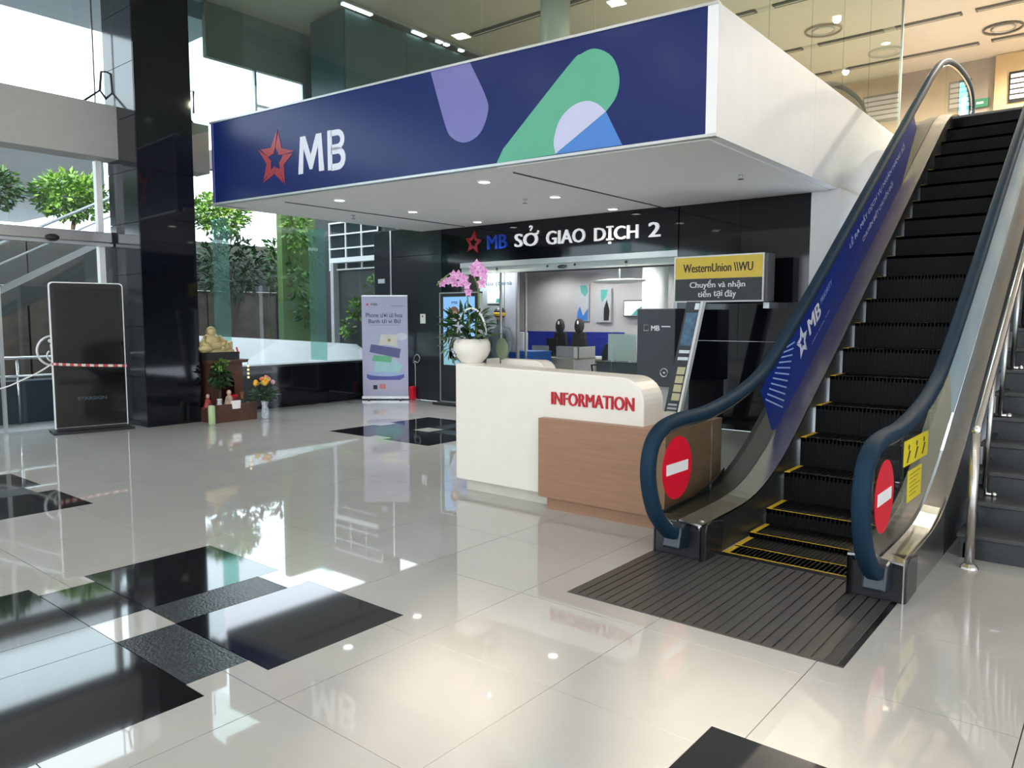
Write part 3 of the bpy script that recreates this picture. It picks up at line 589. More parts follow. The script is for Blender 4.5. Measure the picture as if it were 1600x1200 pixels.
# ------------------------------------------------------------------ inside the bank
bank = root('wall_bank_rear', 'pale grey rear wall inside the bank hall', 'wall', (-9, 14.6, 0), kind='structure')
box('wall_slab', wall_grey, bank, -13.5, -4.0, 14.6, 14.75, 0, 2.8)
box('floor_bank', mat('bank_floor', (.42, .40, .38), .2), None, -13.5, -4.0, YB + .13, 14.6, -.02, .0, kind='structure', label='light floor inside the bank hall', cat='floor')
box('ceiling_bank', white_m, None, -13.5, -4.0, YB + .13, 14.7, 2.75, 2.85, kind='structure', label='white ceiling inside the bank hall', cat='ceiling')
box('wall_bank_right', white_m, None, -6.0, -5.7, 11.6, 14.6, 0, 2.75, kind='structure', label='white side wall inside the bank on the right', cat='wall')
box('wall_bank_far_left', wall_grey, None, -13.6, -13.5, YB + .2, 14.7, 0, 2.8, kind='structure', label='left end wall inside the bank hall', cat='wall')
for k, (x, y) in enumerate(((-9.25, 10.52), (-9.2, 12.2), (-7.2, 12.0), (-10.4, 13.9), (-9.2, 13.9), (-8.0, 13.9))):
    s = root('bank_ceiling_lamp', ['lamp added to brighten the grey-clad person and the panel', 'ceiling lamp above the office desk', 'ceiling lamp near the white column in the bank', 'wall-washing lamp left of the hanging poster', 'wall-washing lamp over the wall poster', 'wall-washing lamp over the wall screen'][k], 'ceiling lamp', (x, y, 2.75), group='bank hall ceiling lamps')
    MB().lathe([(.09, 0), (.09, .01)], (x, y, 2.735), 16).build('lens', lampm, s); MB().tube([(x + .1 * math.cos(a * PI / 8), y + .1 * math.sin(a * PI / 8), 2.742) for a in range(16)], .012, 6, True).build('rim', white_m, s)
    lamp('bulb', (x, y, 2.70), 'SPOT', 90 if y < 13 else 45, (1, .97, .93), s, .07, spot=160)  # first lamp of the row is added to brighten person and panel
bp = root('blue_partition', 'long low blue partition in front of the bank rear wall', 'partition', (-10, 14.2, 0))
for a, b in ((-12.2, -11.0), (-11.0, -9.9), (-9.9, -8.4)): box('panel', bank_blue, bp, a + .005, b - .005, 14.0, 14.06, .75, 1.27)
box('counter_top', white_m, bp, -12.2, -8.4, 13.7, 14.06, .70, .75); box('front', beige_d, bp, -12.2, -8.4, 13.75, 13.8, 0, .70)
def poster(name, label, x0, x1, z0, z1, y, base, shapes):
    s = root(name, label, 'poster', ((x0 + x1) / 2, y, z0)); box('sheet', base, s, x0, x1, y, y + .015, z0, z1); box('frame', alu, s, x0 - .02, x1 + .02, y + .015, y + .025, z0 - .02, z1 + .02)
    for nme, m, pts in shapes: flat([(x0 + p[0] * (x1 - x0), z0 + p[1] * (z1 - z0)) for p in pts], (0, y, 0), U, V3, .003).build(nme, m, s)
    return s
pg = mat('poster_grey', (.50, .52, .56), .4); tl = mat('poster_teal', (.10, .42, .40), .4)
poster('wall_poster', 'tall teal and grey poster on the bank rear wall', -9.43, -9.05, 1.48, 2.22, 14.55, pg, [('teal_shape', tl, [(.3, .98), (.75, .98), (.7, .8), (.35, .6), (.28, .8)]), ('dark_figure', blk, [(.5, .05), (.85, .05), (.9, .35), (.7, .68), (.5, .4)])])
poster('hanging_poster', 'white and teal poster hung left of the tall wall poster', -10.0, -9.66, 1.50, 2.34, 14.57, pg, [('teal_shape', tl, [(.3, .97), (.8, .97), (.95, .8), (.7, .66), (.4, .78)]), ('blue_shape', blue_v, [(.05, .02), (.95, .02), (.95, .35), (.55, .15), (.3, .4), (.1, .25)])])
sc_ = root('wall_screen', 'bright wall screen with pink and teal picture in the bank', 'screen', (-8.45, 14.5, 1.63))
box('bezel', blk, sc_, -8.70, -8.22, 14.50, 14.56, 1.60, 1.96); box('display', mat('screen_glow', (.7, .68, .7), .3, emit=(.85, .8, .85), es=.5), sc_, -8.68, -8.24, 14.49, 14.50, 1.625, 1.94)
flat([(-8.5, 1.63), (-8.24, 1.63), (-8.24, 1.82), (-8.36, 1.76)], (0, 14.49, 0), U, V3, .003).build('teal_shape', tl, sc_)
# desk
dk = root('office_desk', 'beige office desk with low front panel in the bank', 'desk', (-8.7, 12, 0))
box('front_panel', beige_d, dk, -9.10, -8.22, 11.95, 11.98, 0, .78); box('top', beige_d, dk, -9.25, -8.18, 11.9, 12.6, .78, .81); box('side_panel', white_m, dk, -8.22, -8.19, 11.9, 12.6, 0, 1.02); box('side_panel', beige_d, dk, -9.24, -9.21, 11.98, 12.6, 0, .78)
for a, b in ((-9.30, -8.90), (-8.70, -8.19)): box('screen_panel', mat('panel_grey', (.40, .39, .38), .5), dk, a, b, 12.0, 12.03, .81, 1.03)
mn = root('desk_monitor', 'black computer monitor on the office desk', 'monitor', (-9.02, 12.3, .81)); box('screen', blk, mn, -9.16, -8.90, 12.30, 12.33, .90, 1.17); box('stand', blk, mn, -9.05, -9.0, 12.31, 12.34, .83, .95); box('base', blk, mn, -9.12, -8.93, 12.24, 12.42, .81, .83)
tl_ = root('desk_telephone', 'black desk telephone beside the monitor', 'telephone', (-8.72, 12.2, .81)); box('body', blk, tl_, -8.82, -8.64, 12.15, 12.32, .81, .86); MB().tube([(-8.82, 12.2, .90), (-8.73, 12.2, .92), (-8.64, 12.2, .90)], .018, 6).build('receiver', blk, tl_)
bc = root('blue_cabinet', 'bright blue low cabinet behind the bank glass', 'cabinet', (-8.9, 11.2, 0)); box('body', cyan_b, bc, -9.21, -8.64, 11.2, 11.75, 0, .92); box('top', mat('blue_top', (.03, .18, .58), .3), bc, -9.22, -8.63, 11.19, 11.76, .92, .95); box('door', cyan_b, bc, -9.20, -8.65, 11.185, 11.2, .05, .90)
gb = root('green_cabinet', 'pale green low cabinet beside the blue one', 'cabinet', (-9.3, 11, 0)); box('body', mat('pale_green', (.32, .42, .38), .5), gb, -9.62, -9.24, 10.9, 11.4, 0, .92); box('top', alu, gb, -9.63, -9.235, 10.89, 11.41, .92, .94)
dv = root('white_device', 'white counter device on the blue cabinet', 'device', (-9.02, 11.3, .95)); box('body', white_m, dv, -9.14, -8.92, 11.25, 11.40, .95, 1.31, bevel=.02); box('stripe', blk, dv, -9.04, -9.01, 11.245, 11.25, 1.05, 1.18); box('side_arm', blk, dv, -9.17, -9.14, 11.28, 11.34, .98, 1.20)
def office_chair(x, y, label, back_h, headrest):
    s = root('office_chair', label, 'chair', (x, y, 0), group='bank office chairs')
    box('seat', blk, s, x - .24, x + .24, y - .24, y + .22, .46, .53, bevel=.03)
    MB().prism([(x - .2, .60), (x + .2, .60), (x + .22, .9), (x + .15, back_h), (x - .15, back_h), (x - .22, .9)], 'y', y + .18, y + .25).build('backrest', blk, s, bevel=.02)
    if headrest:
        MB().ball((x, y + .2, back_h + .12), (.125, .05, .17), 12, 8).build('headrest', blk, s, smooth=True); MB().ball((x, y + .145, back_h + .2), (.025, .01, .04), 8, 6).build('badge', pure_w, s)
    MB().tube([(x, y, .10), (x, y, .47)], .03, 8).build('column', steel_d, s)
    for k in range(5):
        a = k * 2 * PI / 5; MB().tube([(x, y, .12), (x + .28 * math.cos(a), y + .28 * math.sin(a), .075)], .02, 6).build('foot', blk, s); MB().ball((x + .28 * math.cos(a), y + .28 * math.sin(a), .035), .035, 8, 6).build('castor', blk, s)
    for sx in (-1, 1): MB().tube([(x + sx * .25, y - .05, .50), (x + sx * .28, y - .05, .70), (x + sx * .28, y + .18, .70)], .018, 6).build('armrest', blk, s)
office_chair(-9.76, 13.4, 'black high-back office chair left of the pair behind the desk', 1.27, True)
office_chair(-9.12, 13.2, 'black high-back office chair right of the pair behind the desk', 1.28, True)
office_chair(-7.50, 11.9, 'black swivel chair beside the frosted screen', 1.10, False)
fs = root('frosted_screen', 'frosted pale green glass privacy screen in the bank', 'screen', (-6.8, 11.3, .8)); box('pane', frosted('frost', (.55, .66, .62), .8), fs, -7.08, -6.53, 11.30, 11.312, .84, 1.30); box('foot', alu, fs, -7.0, -6.95, 11.28, 11.33, .82, .85); box('foot', alu, fs, -6.66, -6.61, 11.28, 11.33, .82, .85)
dd = root('dark_counter', 'dark grey low counter carrying the frosted screen', 'counter', (-6.8, 11.3, 0)); box('body', dark_slate, dd, -7.25, -6.46, 11.2, 11.7, 0, .80); box('top', blk, dd, -7.27, -6.44, 11.18, 11.72, .80, .82)
wc = root('bank_white_column', 'white round column inside the bank right of the screen', 'column', (-7.0, 12.7, 0)); MB().lathe([(.24, 0), (.24, 2.75)], (-7.0, 12.8, 0), 24).build('shaft', white_m, wc, smooth=True); MB().lathe([(.26, 0), (.26, .12)], (-7.0, 12.8, 0), 24).build('base', alu, wc)
bn = root('curved_ceiling_ring', 'pale curved ceiling bulkhead inside the bank', 'bulkhead', (-7.4, 11.9, 2.2)); MB().ball((-7.3, 12.0, 2.24), (.55, .3, .045), 20, 6).build('disc', white_m, bn, smooth=True); MB().tube([(-7.3, 12, 2.26), (-7.3, 12, 2.75)], .02, 6).build('hanger', alu, bn)
lp = root('blue_grey_panel', 'pale blue-grey screen wall just inside the bank glass', 'partition', (-9.15, 10.95, 0)); box('board', mat('panel_blue_grey', (.36, .42, .47), .4), lp, -9.60, -9.02, 10.80, 10.85, .95, 2.42); box('edge_post', alu, lp, -9.63, -9.60, 10.79, 10.86, 0, 2.44); box('side_board', mat('panel_lilac', (.46, .47, .56), .4), lp, -9.0, -8.74, 10.80, 10.85, .95, 2.42); box('edge_post', alu, lp, -8.73, -8.70, 10.79, 10.86, 0, 2.44)
text('uu (bena', mat('panel_text', (.03, .06, .12), .5), lp, (-9.45, 10.799, 2.15), U, V3, .62, .11, .002, .01)
box('notice_sheet', pure_w, lp, -9.42, -9.10, 10.788, 10.80, 1.84, 2.08); flat([(-9.2, 1.86), (-9.12, 1.86), (-9.12, 1.93), (-9.19, 1.93)], (0, 10.788, 0), U, V3, .003).build('green_mark', tl, lp)
# person standing inside the bank, seen from behind
pr = root('person', 'person in a grey top with a yellow headband inside the bank', 'person', (-8.97, 10.62, 0))
px, py = -8.97, 10.62
sk = bpy.data.meshes.new('body')
J = [(0, 0, .92), (0, 0, 1.15), (0, .0, 1.33), (0, 0, 1.42), (0, .0, 1.50), (0, 0, 1.60), (-.19, 0, 1.34), (-.24, .02, 1.10), (-.22, -.10, .90), (.19, 0, 1.34), (.24, .02, 1.10), (.22, -.10, .90), (-.09, 0, .86), (-.10, .02, .48), (-.10, .05, .06), (-.10, -.10, .04), (.09, 0, .86), (.10, .02, .48), (.10, .05, .06), (.10, -.10, .04), (-.21, -.16, .84), (.21, -.16, .84)]
JE = [(0, 1), (1, 2), (2, 3), (3, 4), (4, 5), (2, 6), (6, 7), (7, 8), (2, 9), (9, 10), (10, 11), (0, 12), (12, 13), (13, 14), (14, 15), (0, 16), (16, 17), (17, 18), (18, 19), (8, 20), (11, 21)]
JR = [.15, .14, .14, .055, .06, .085, .07, .055, .035, .07, .055, .035, .095, .065, .045, .04, .095, .065, .045, .04, .03, .03]
sk.from_pydata([(px + a - px + .0, b, c) for a, b, c in J], JE, [])
sk.materials.append(grey_cloth)
so = linkmesh('body', sk, None, pr); smd = so.modifiers.new('skin', 'SKIN')
for i, v in enumerate(sk.skin_vertices[0].data): v.radius = (JR[i], JR[i] * (.7 if i < 3 else 1)); v.use_root = (i == 0)
so.modifiers.new('sub', 'SUBSURF').render_levels = 2
MB().ball((px, py, 1.635), (.085, .10, .12), 14, 10).build('head', skin, pr, smooth=True)
MB().ball((px, py + .0, 1.66), (.105, .115, .115), 14, 10).build('hair', blk, pr, smooth=True)
MB().lathe([(.112, 0), (.114, .05), (.110, .06)], (px, py, 1.61), 20, sy=1.05).build('headband', yellow, pr, smooth=True)

# ------------------------------------------------------------------ things in front of the bank
ds = root('display_stand', 'black portrait display stand with a blue poster picture beside the bank entrance', 'display', (-9.3, 9.85, 0))
box('housing', blk, ds, -9.77, -8.84, 9.90, 9.98, .06, 2.02, bevel=.01)
for a in ((-9.785, -9.765, .05, 2.03), (-8.845, -8.825, .05, 2.03)): box('side_trim', alu, ds, a[0], a[1], 9.885, 9.985, a[2], a[3])
for a in ((.05, .07), (2.01, 2.03)): box('cross_trim', alu, ds, -9.785, -8.825, 9.885, 9.985, a[0], a[1])
box('foot', blk, ds, -9.85, -8.76, 9.75, 10.12, 0, .05, bevel=.005)
scr = box('display', mat('display_blue', (.20, .40, .68), .25, emit=(.25, .48, .85), es=.45), ds, -9.69, -8.93, 9.892, 9.90, .73, 1.95)
def dec(nm, pts, m, dd_=.002): flat(pts, (0, 9.892, 0), U, V3, dd_).build(nm, m, scr)
dec('figure_shape', [(-9.55, .85), (-9.25, .80), (-9.12, 1.3), (-9.22, 1.6), (-9.42, 1.62), (-9.55, 1.35)], pale_v)
dec('hair_shape', circ(-9.42, 1.66, .12, 16), mat('print_brown', (.22, .09, .05), .5)); dec('face_shape', circ(-9.42, 1.63, .075, 14), mat('print_skin', (.72, .48, .36), .5), .004)
dec('stripe', [(-9.10, 1.2), (-9.08, 1.2), (-9.08, 1.93), (-9.10, 1.93)], navy); dec('wave_shape', [(-9.69, .73), (-9.2, .73), (-9.45, .9), (-9.6, 1.25), (-9.69, 1.3)], mat('print_aqua', (.35, .65, .80), .4))
text('MB', navy, scr, (-9.48, 9.892, 1.82), U, V3, .14, .05, .002)
# slanted roll-up banner facing the lobby
ba = root('rollup_banner', 'lilac roll-up banner with stacked card picture beside the granite wall', 'banner', (-11.17, 9.80, 0), rz=math.atan2(.57, .69))
lil = mat('banner_lilac', (.52, .51, .70), .45, var=.06, scale=1.5)
box('sheet', lil, ba, -.44, .44, -.004, .004, .06, 1.99, local=True); box('base_case', alu, ba, -.45, .45, -.05, .05, .02, .07, local=True); box('top_bar', alu, ba, -.44, .44, -.01, .01, 1.985, 2.01, local=True)
for sx in (-1, 1): box('foot', blk, ba, sx * .3 - .02, sx * .3 + .02, -.18, .12, 0, .02, local=True)
MB().tube([(0, .03, .05), (0, .03, 1.98)], .01, 6).build('support_pole', alu, ba, local=True)
BO = Vector((0, -.004, 0)); BU, BV = Vector((1, 0, 0)), Vector((0, 0, 1))
def bdec(nm, pts, m, t=.002): return flat(pts, BO, BU, BV, t).build(nm, m, ba, local=True)
bdec('plinth_print', [(-.36, .42), (-.3, .38), (.28, .38), (.36, .43), (.36, .50), (-.36, .50)], mat('print_indigo', (.10, .11, .42), .4))
bdec('plinth_top_print', circ(0, .51, .36, 24, 0, 360, .06), mat('print_pale_blue', (.42, .52, .80), .4), .003)
bdec('aqua_card', [(-.22, .54), (.26, .52), (.34, .66), (.16, .78), (-.18, .74)], mat('print_aqua2', (.40, .68, .72), .4), .004)
bdec('green_card', [(-.26, .75), (-.22, .86), (.14, .84), (.11, .72)], mat('print_green', (.15, .50, .28), .4), .005)
bdec('navy_card', [(-.30, .92), (-.27, 1.07), (.30, .98), (.27, .80)], mat('print_navy', (.10, .10, .28), .4), .006)
bdec('cream_card', [(-.12, 1.04), (-.08, 1.26), (.22, 1.26), (.24, 1.02), (.0, 1.06)], mat('print_cream', (.74, .71, .64), .4), .003)
bdec('cloud_print', circ(.32, 1.22, .11, 16, 0, 360, .07), mat('print_cloud', (.72, .74, .82), .5))
bdec('emblem', circ(.08, 1.15, .03, 12), mat('print_gold', (.5, .36, .1), .5), .005)
pt = mat('banner_text', (.04, .04, .10), .5)
text('Phone ươi ưi hoa', pt, ba, (-.36, -.005, 1.585), BU, BV, .70, .085, .002, .012, local=True)
text('Banh ưi vi Bứ', pt, ba, (-.31, -.005, 1.475), BU, BV, .62, .085, .002, .012, local=True)
text('MB', pt, ba, (-.26, -.005, 1.81), BU, BV, .12, .045, .002, .012, local=True)
bdec('small_print', [(.12, 1.80), (.38, 1.80), (.38, 1.806), (.12, 1.806)], pt); bdec('small_print', [(-.30, 1.435), (.30, 1.435), (.30, 1.44), (-.30, 1.44)], pt)
bdec('emblem_red', circ(-.33, 1.83, .022, 10), red_m); bdec('footer_red', [(-.12, .21), (.0, .21), (.0, .30), (-.12, .30)], mat('print_pink', (.72, .25, .28), .5)); bdec('footer_black', [(-.24, .20), (-.16, .20), (-.16, .28), (-.24, .28)], blk)
# dark cabinet and slanted standee
cb = root('dark_cabinet', 'tall dark slate service cabinet in front of the bank glass', 'cabinet', (-5.08, 9.5, 0))
box('body', dark_slate, cb, -5.37, -4.79, 9.32, 9.75, .64, 1.70, bevel=.012); box('stem', mat('cabinet_stem', (.45, .47, .47), .4), cb, -5.25, -4.82, 9.40, 9.70, .03, .64); box('plinth', blk, cb, -5.38, -4.78, 9.30, 9.77, 0, .03)
MB().tube([(-4.94 + .055 * math.cos(a * PI / 10), 9.315, .83 + .055 * math.sin(a * PI / 10)) for a in range(20)], .008, 6, True).ball((-4.94, 9.315, .83), (.02, .006, .015), 8, 6).build('ring_emblem', alu, cb)
MB().tube([(-5.26, 9.316, 1.40), (-5.26, 9.316, 1.48), (-5.19, 9.316, 1.48), (-5.19, 9.316, 1.40)], .006, 5, True).build('outline_mark', alu, cb)
text('MB', pure_w, cb, (-5.15, 9.319, 1.40), U, V3, .13, .07, .002, .02); box('small_print', alu, cb, -4.99, -4.86, 9.316, 9.32, 1.45, 1.465)
sd = root('slanted_standee', 'narrow leaning standee with blue picture and yellow cards', 'standee', (-4.6, 9.0, 0))
def sl(z): return -4.72 + (z - .05) * .205
def slab(nm, m, za, zb, oa, ob, y0, y1): MB().raw([(sl(za) + oa, y0, za), (sl(za) + ob, y0, za), (sl(za) + ob, y1, za), (sl(za) + oa, y1, za), (sl(zb) + oa, y0, zb), (sl(zb) + ob, y0, zb), (sl(zb) + ob, y1, zb), (sl(zb) + oa, y1, zb)], [(0, 3, 2, 1), (4, 5, 6, 7), (0, 1, 5, 4), (1, 2, 6, 5), (2, 3, 7, 6), (3, 0, 4, 7)]).build(nm, m, sd)
slab('board', dark_slate, .05, 1.78, -.10, .10, 9.0, 9.05); slab('edge_strip', pure_w, .05, 1.78, .10, .135, 8.98, 9.06); slab('top_logo', alu, 1.68, 1.76, .03, .09, 8.99, 9.0)
slab('blue_picture', mat('standee_blue', (.10, .22, .36), .4, var=.6, scale=12), 1.22, 1.64, -.07, .09, 8.99, 9.0)
for k in range(4): slab('yellow_card', mat('card_cream', (.62, .60, .36), .5), .50 + k * .115, .595 + k * .115, -.03, .08, 8.985, 9.0)
for z in (1.03, 1.12): slab('white_band', alu, z, z + .04, -.06, .085, 8.99, 9.0)
for k in range(4): slab('grey_card', conc_l, .28 + k * .05, .305 + k * .05, -.06, .07, 8.985, 9.0)
box('foot', blk, sd, -4.95, -4.45, 8.85, 9.25, 0, .05)

# ------------------------------------------------------------------ information desk
de = root('information_desk', 'warm white information counter with red letters and wood front', 'desk', (-3.7, 5.2, 0))
rc = [(-4.78, .10), (-2.83, .10), (-2.83, .92)] + circ(-3.03, .92, .20, 8, 0, 90)[1:] + [(-4.78, 1.155)]
MB().prism(rc, 'y', 5.03, 5.34).build('front_panel', counter_w, de, bevel=.012)
MB().lathe([(.13, .10), (.13, 1.16)], (-4.72, 5.17, 0), 24).build('rounded_end', counter_w, de, smooth=True)
box('toe_kick', mat('toe_kick_cream', (.62, .58, .50), .4), de, -4.70, -2.9, 5.09, 5.30, 0, .10)
rc2 = [(-4.75, .10), (-4.05, .10), (-4.05, 1.02)] + circ(-4.17, 1.07, .12, 6, 0, 90)[1:] + [(-4.75, 1.19)]
MB().prism(rc2, 'y', 5.42, 5.60).build('rear_panel', counter_w, de, bevel=.01)
box('worktop', counter_w, de, -4.7, -2.9, 5.34, 5.95, .72, .76)
wbx = box('wood_front', wood_m, de, -3.765, -2.60, 4.945, 5.92, .10, .755, bevel=.004); box('wood_kick', wood_m, de, -3.70, -2.63, 4.985, 5.88, 0, .10)
text('INFORMATION', letter_red, de, (-3.69, 5.03, .865), U, V3, .78, .105, .012, .03)
# pot with orchids
op = root('orchid_pot', 'round white pot of pink orchids standing on the information desk', 'potted plant', (-4.72, 5.19, 1.16))
cx_, cy_ = -4.72, 5.19
MB().lathe([(.085, 0), (.10, .01), (.145, .06), (.172, .12), (.17, .18), (.150, .222), (.138, .222), (.135, .20)], (cx_, cy_, 1.16), 28).build('pot', mat('pot_white', (.80, .76, .70), .35), op, smooth=True)
MB().lathe([(.136, 0), (.02, .02)], (cx_, cy_, 1.355), 16).build('soil', bark, op)
mb = MB(); mb.cloud((cx_ - .06, cy_, 1.50), (.22, .17, .14), 190, .13, .04); mb.build('foliage', leaf_d, op)
mb = MB(); mb.cloud((cx_ - .15, cy_ - .05, 1.36), (.12, .12, .16), 90, .09, .03, .4); mb.build('trailing_foliage', mat('grey_green_leaf', (.16, .22, .13), .5, var=.5), op)
for a, ln in ((20, .26), (60, .22), (150, .2), (-30, .24), (200, .2)):
    MB().leaf((cx_ + .1 * math.cos(R(a)), cy_ + .08 * math.sin(R(a)), 1.38), (math.cos(R(a)), math.sin(R(a)), .25), (0, 0, 1), ln, .09).build('orchid_leaf', leaf_g, op)
MB().tube([(cx_ + .04 + .13 * math.cos(R(a)), cy_ - .05 + .05 * math.cos(R(a)), 1.42 + .24 * math.sin(R(a))) for a in range(0, 181, 12)], .010, 6).build('hoop', pure_w, op, smooth=True)
stems = [smooth_path([(cx_ - .02, cy_, 1.40), (cx_ - .05, cy_, 1.75), (cx_ - .10, cy_, 1.96), (cx_ - .25, cy_ - .03, 1.98), (cx_ - .40, cy_ - .05, 1.88)], 4), smooth_path([(cx_ + .05, cy_, 1.40), (cx_ + .07, cy_ + .02, 1.8), (cx_ + .0, cy_, 2.02), (cx_ + .12, cy_, 2.06), (cx_ + .20, cy_ - .02, 1.94), (cx_ + .17, cy_ - .02, 1.86)], 4)]
for p in stems: MB().tube(p, .006, 5).build('flower_stem', leaf_l, op)
def bloom(p, sz):
    mb = MB(); f = Vector((random.uniform(.2, .8), -1, random.uniform(-.3, .2))).normalized(); uu = f.cross(Vector((0, 0, 1))).normalized(); vv = uu.cross(f)
    for k in range(5):
        a = R(90 + 72 * k); dr = uu * math.cos(a) + vv * math.sin(a) + f * .2; mb.leaf(p, dr, f, sz, sz * .75)
    mb.ball(p + f * sz * .15, sz * .16, 6, 5); return mb
spots = [(-.36, 1.93), (-.30, 1.95), (-.24, 1.96), (-.18, 2.0), (-.12, 1.99), (-.05, 1.96), (.0, 1.90), (-.10, 1.92), (-.02, 1.84), (-.20, 1.93), (.04, 2.06), (.09, 2.08), (.13, 2.06), (.17, 2.02), (.20, 1.97), (.17, 1.91), (.07, 2.02), (.11, 2.01)]
for a, z in spots: bloom(Vector((cx_ + a, cy_ - .03 + random.uniform(-.03, .03), z - .03)), random.uniform(.045, .058)).build('bloom', pink, op)
lfp = root('leaf_fan', 'large pale grey-green leaf standing behind the orchid pot', 'leaf', (-4.5, 5.28, 1.16)); MB().ball((-4.51, 5.37, 1.29), (.075, .006, .10), 16, 10).build('blade', mat('olive_leaf', (.16, .20, .12), .5), lfp, smooth=True)
tb = MB().tube([(-4.52, 5.36, 1.155), (-4.52, 5.36, 1.20)], .006, 5).build('stalk', leaf_d, lfp)

# ------------------------------------------------------------------ totem kiosk with tape
kx = root('totem_kiosk', 'tall black advertising totem with white edges beside the pillar', 'kiosk', (-11.24, 4.46, 0), rz=math.atan2(.97, .20))
def rrect(w, z0, z1, r): return circ(w - r, z1 - r, r, 5, 0, 90) + circ(-w + r, z1 - r, r, 5, 90, 180) + [(-w, z0), (w, z0)]
MB().prism(rrect(.455, .06, 2.06, .05), 'y', -.02, .03).build('edge_frame', pure_w, kx, local=True)
MB().prism(rrect(.44, .075, 2.045, .045), 'y', -.026, -.02).build('front_glass', mat('totem_gloss', (.008, .008, .010), .05), kx, local=True)
box('display', mat('totem_display', (.011, .012, .014), .06, spec=.35), kx, -.40, .40, -.028, -.026, .86, 1.98, local=True)
box('base_plate', blk, kx, -.50, .50, -.20, .22, 0, .035, local=True, bevel=.005); box('foot', blk, kx, -.43, .43, -.05, .06, .03, .07, local=True); box('rear_cover', blk, kx, -.43, .43, .03, .06, .08, 2.03, local=True)
text('STARSIGN', mat('faint_blue_text', (.05, .09, .12), .4), kx, (-.17, -.026, .44), BU, BV, .36, .045, .001, local=True)
tp = root('barrier_tape', 'red and white barrier tape stretched across the totem', 'tape', (-11.24, 4.46, 0), rz=math.atan2(.97, .20))
seg = smooth_path([(-.47, .0, .94), (-.44, -.032, .935), (-.2, -.035, .915), (.1, -.035, .895), (.44, -.032, .88), (.462, .0, .878)], 6)
for k in range(len(seg) - 1):
    a, b = Vector(seg[k]), Vector(seg[k + 1]); MB().raw([a, b, b + Vector((0, 0, .035)), a + Vector((0, 0, .035)), a + Vector((0, -.002, 0)), b + Vector((0, -.002, 0)), b + Vector((0, -.002, .035)), a + Vector((0, -.002, .035))], [(0, 1, 2, 3), (4, 7, 6, 5), (0, 4, 5, 1), (3, 2, 6, 7)]).build('tape_stripe', mat('tape_red', (.55, .06, .06), .5) if k % 2 else mat('tape_white', (.75, .70, .66), .5), tp, local=True)
lt = smooth_path([(-.47, .0, .94), (-.62, .02, .84), (-.78, .03, .76), (-1.0, .04, .66), (-1.3, .05, .60)], 4)
for k in range(len(lt) - 1): MB().tube([lt[k], lt[k + 1]], .010, 5).build('tape_stripe', MATS['tape_white'], tp, local=True)

# ------------------------------------------------------------------ shrine corner
al = root('wooden_shrine', 'small dark wooden shrine house with roof on the floor behind the pillar', 'shrine', (-10.75, 6.2, 0))
box('tray_front', dark_wood, al, -10.62, -10.58, 5.90, 6.63, .0, .27, bevel=.004); box('tray_side', dark_wood, al, -11.0, -10.6, 5.90, 5.93, 0, .22); box('tray_side', dark_wood, al, -11.0, -10.6, 6.60, 6.63, 0, .25); box('tray_floor', dark_wood, al, -11.02, -10.6, 5.92, 6.61, .15, .19)
arch = [(6.20, .19), (6.20, .55)] + [(6.31 + .11 * math.cos(R(a)), .58 + .10 * math.sin(R(a))) for a in range(180, -1, -20)] + [(6.42, .55), (6.42, .19)]
box('back_wall', maroon, al, -11.28, -11.24, 6.05, 6.55, .19, .88); box('side_wall', dark_wood, al, -11.25, -10.86, 6.02, 6.06, .19, .88); box('side_wall', dark_wood, al, -11.25, -10.86, 6.53, 6.57, .19, .88)
front = MB(); front.box(-10.88, -10.85, 6.04, 6.20, .19, .88).box(-10.88, -10.85, 6.42, 6.56, .19, .88)
for i in range(1, len(arch) - 2):
    (a0, b0), (a1, b1) = arch[i], arch[i + 1]
    front.raw([(-10.88, a0, b0), (-10.85, a0, b0), (-10.85, a1, b1), (-10.88, a1, b1), (-10.88, a0, .88), (-10.85, a0, .88), (-10.85, a1, .88), (-10.88, a1, .88)], [(0, 1, 2, 3), (4, 7, 6, 5), (1, 5, 6, 2), (0, 3, 7, 4)])
front.build('arched_front', dark_wood, al)
MB().prism([(5.98, .88), (6.62, .88), (6.66, .93), (5.94, .93)], 'x', -11.3, -10.80).build('roof', dark_wood, al, bevel=.006)
box('upper_shelf', blk, al, -11.25, -10.82, 5.95, 6.50, .93, 1.05)
bud = root('golden_statue', 'golden seated laughing figure statue on top of the shrine', 'statue', (-11.0, 6.1, 1.05))
mb = MB(); mb.ball((-11.0, 6.140, 1.15), (.14, .26, .11), 16, 10).ball((-10.98, 6.130, 1.22), (.11, .15, .12), 14, 10).ball((-10.98, 6.130, 1.36), (.075, .075, .085), 12, 10).ball((-10.93, 6.010, 1.11), (.1, .12, .07), 12, 8).ball((-10.95, 6.320, 1.12), (.09, .12, .08), 12, 8)
mb.tube([(-10.97, 6.030, 1.28), (-10.92, 5.960, 1.18), (-10.88, 6.060, 1.14)], .045, 8).tube([(-10.97, 6.230, 1.28), (-10.92, 6.320, 1.20), (-10.88, 6.260, 1.14)], .045, 8); mb.build('figure', gold, bud, smooth=True)
MB().prism([(5.940, 1.05), (6.460, 1.05), (6.440, 1.09), (5.960, 1.09)], 'x', -11.13, -10.88).build('base', gold, bud); MB().prism([(6.340, 1.09), (6.450, 1.09), (6.450, 1.22), (6.360, 1.20)], 'x', -11.05, -10.9).build('sack', gold, bud, bevel=.02)
MB().tube([(-10.86, 6.480, 1.12), (-10.86, 6.510, .98)], .014, 6).ball((-10.86, 6.500, 1.03), .03, 8, 6).build('red_tassel', red_m, bud)
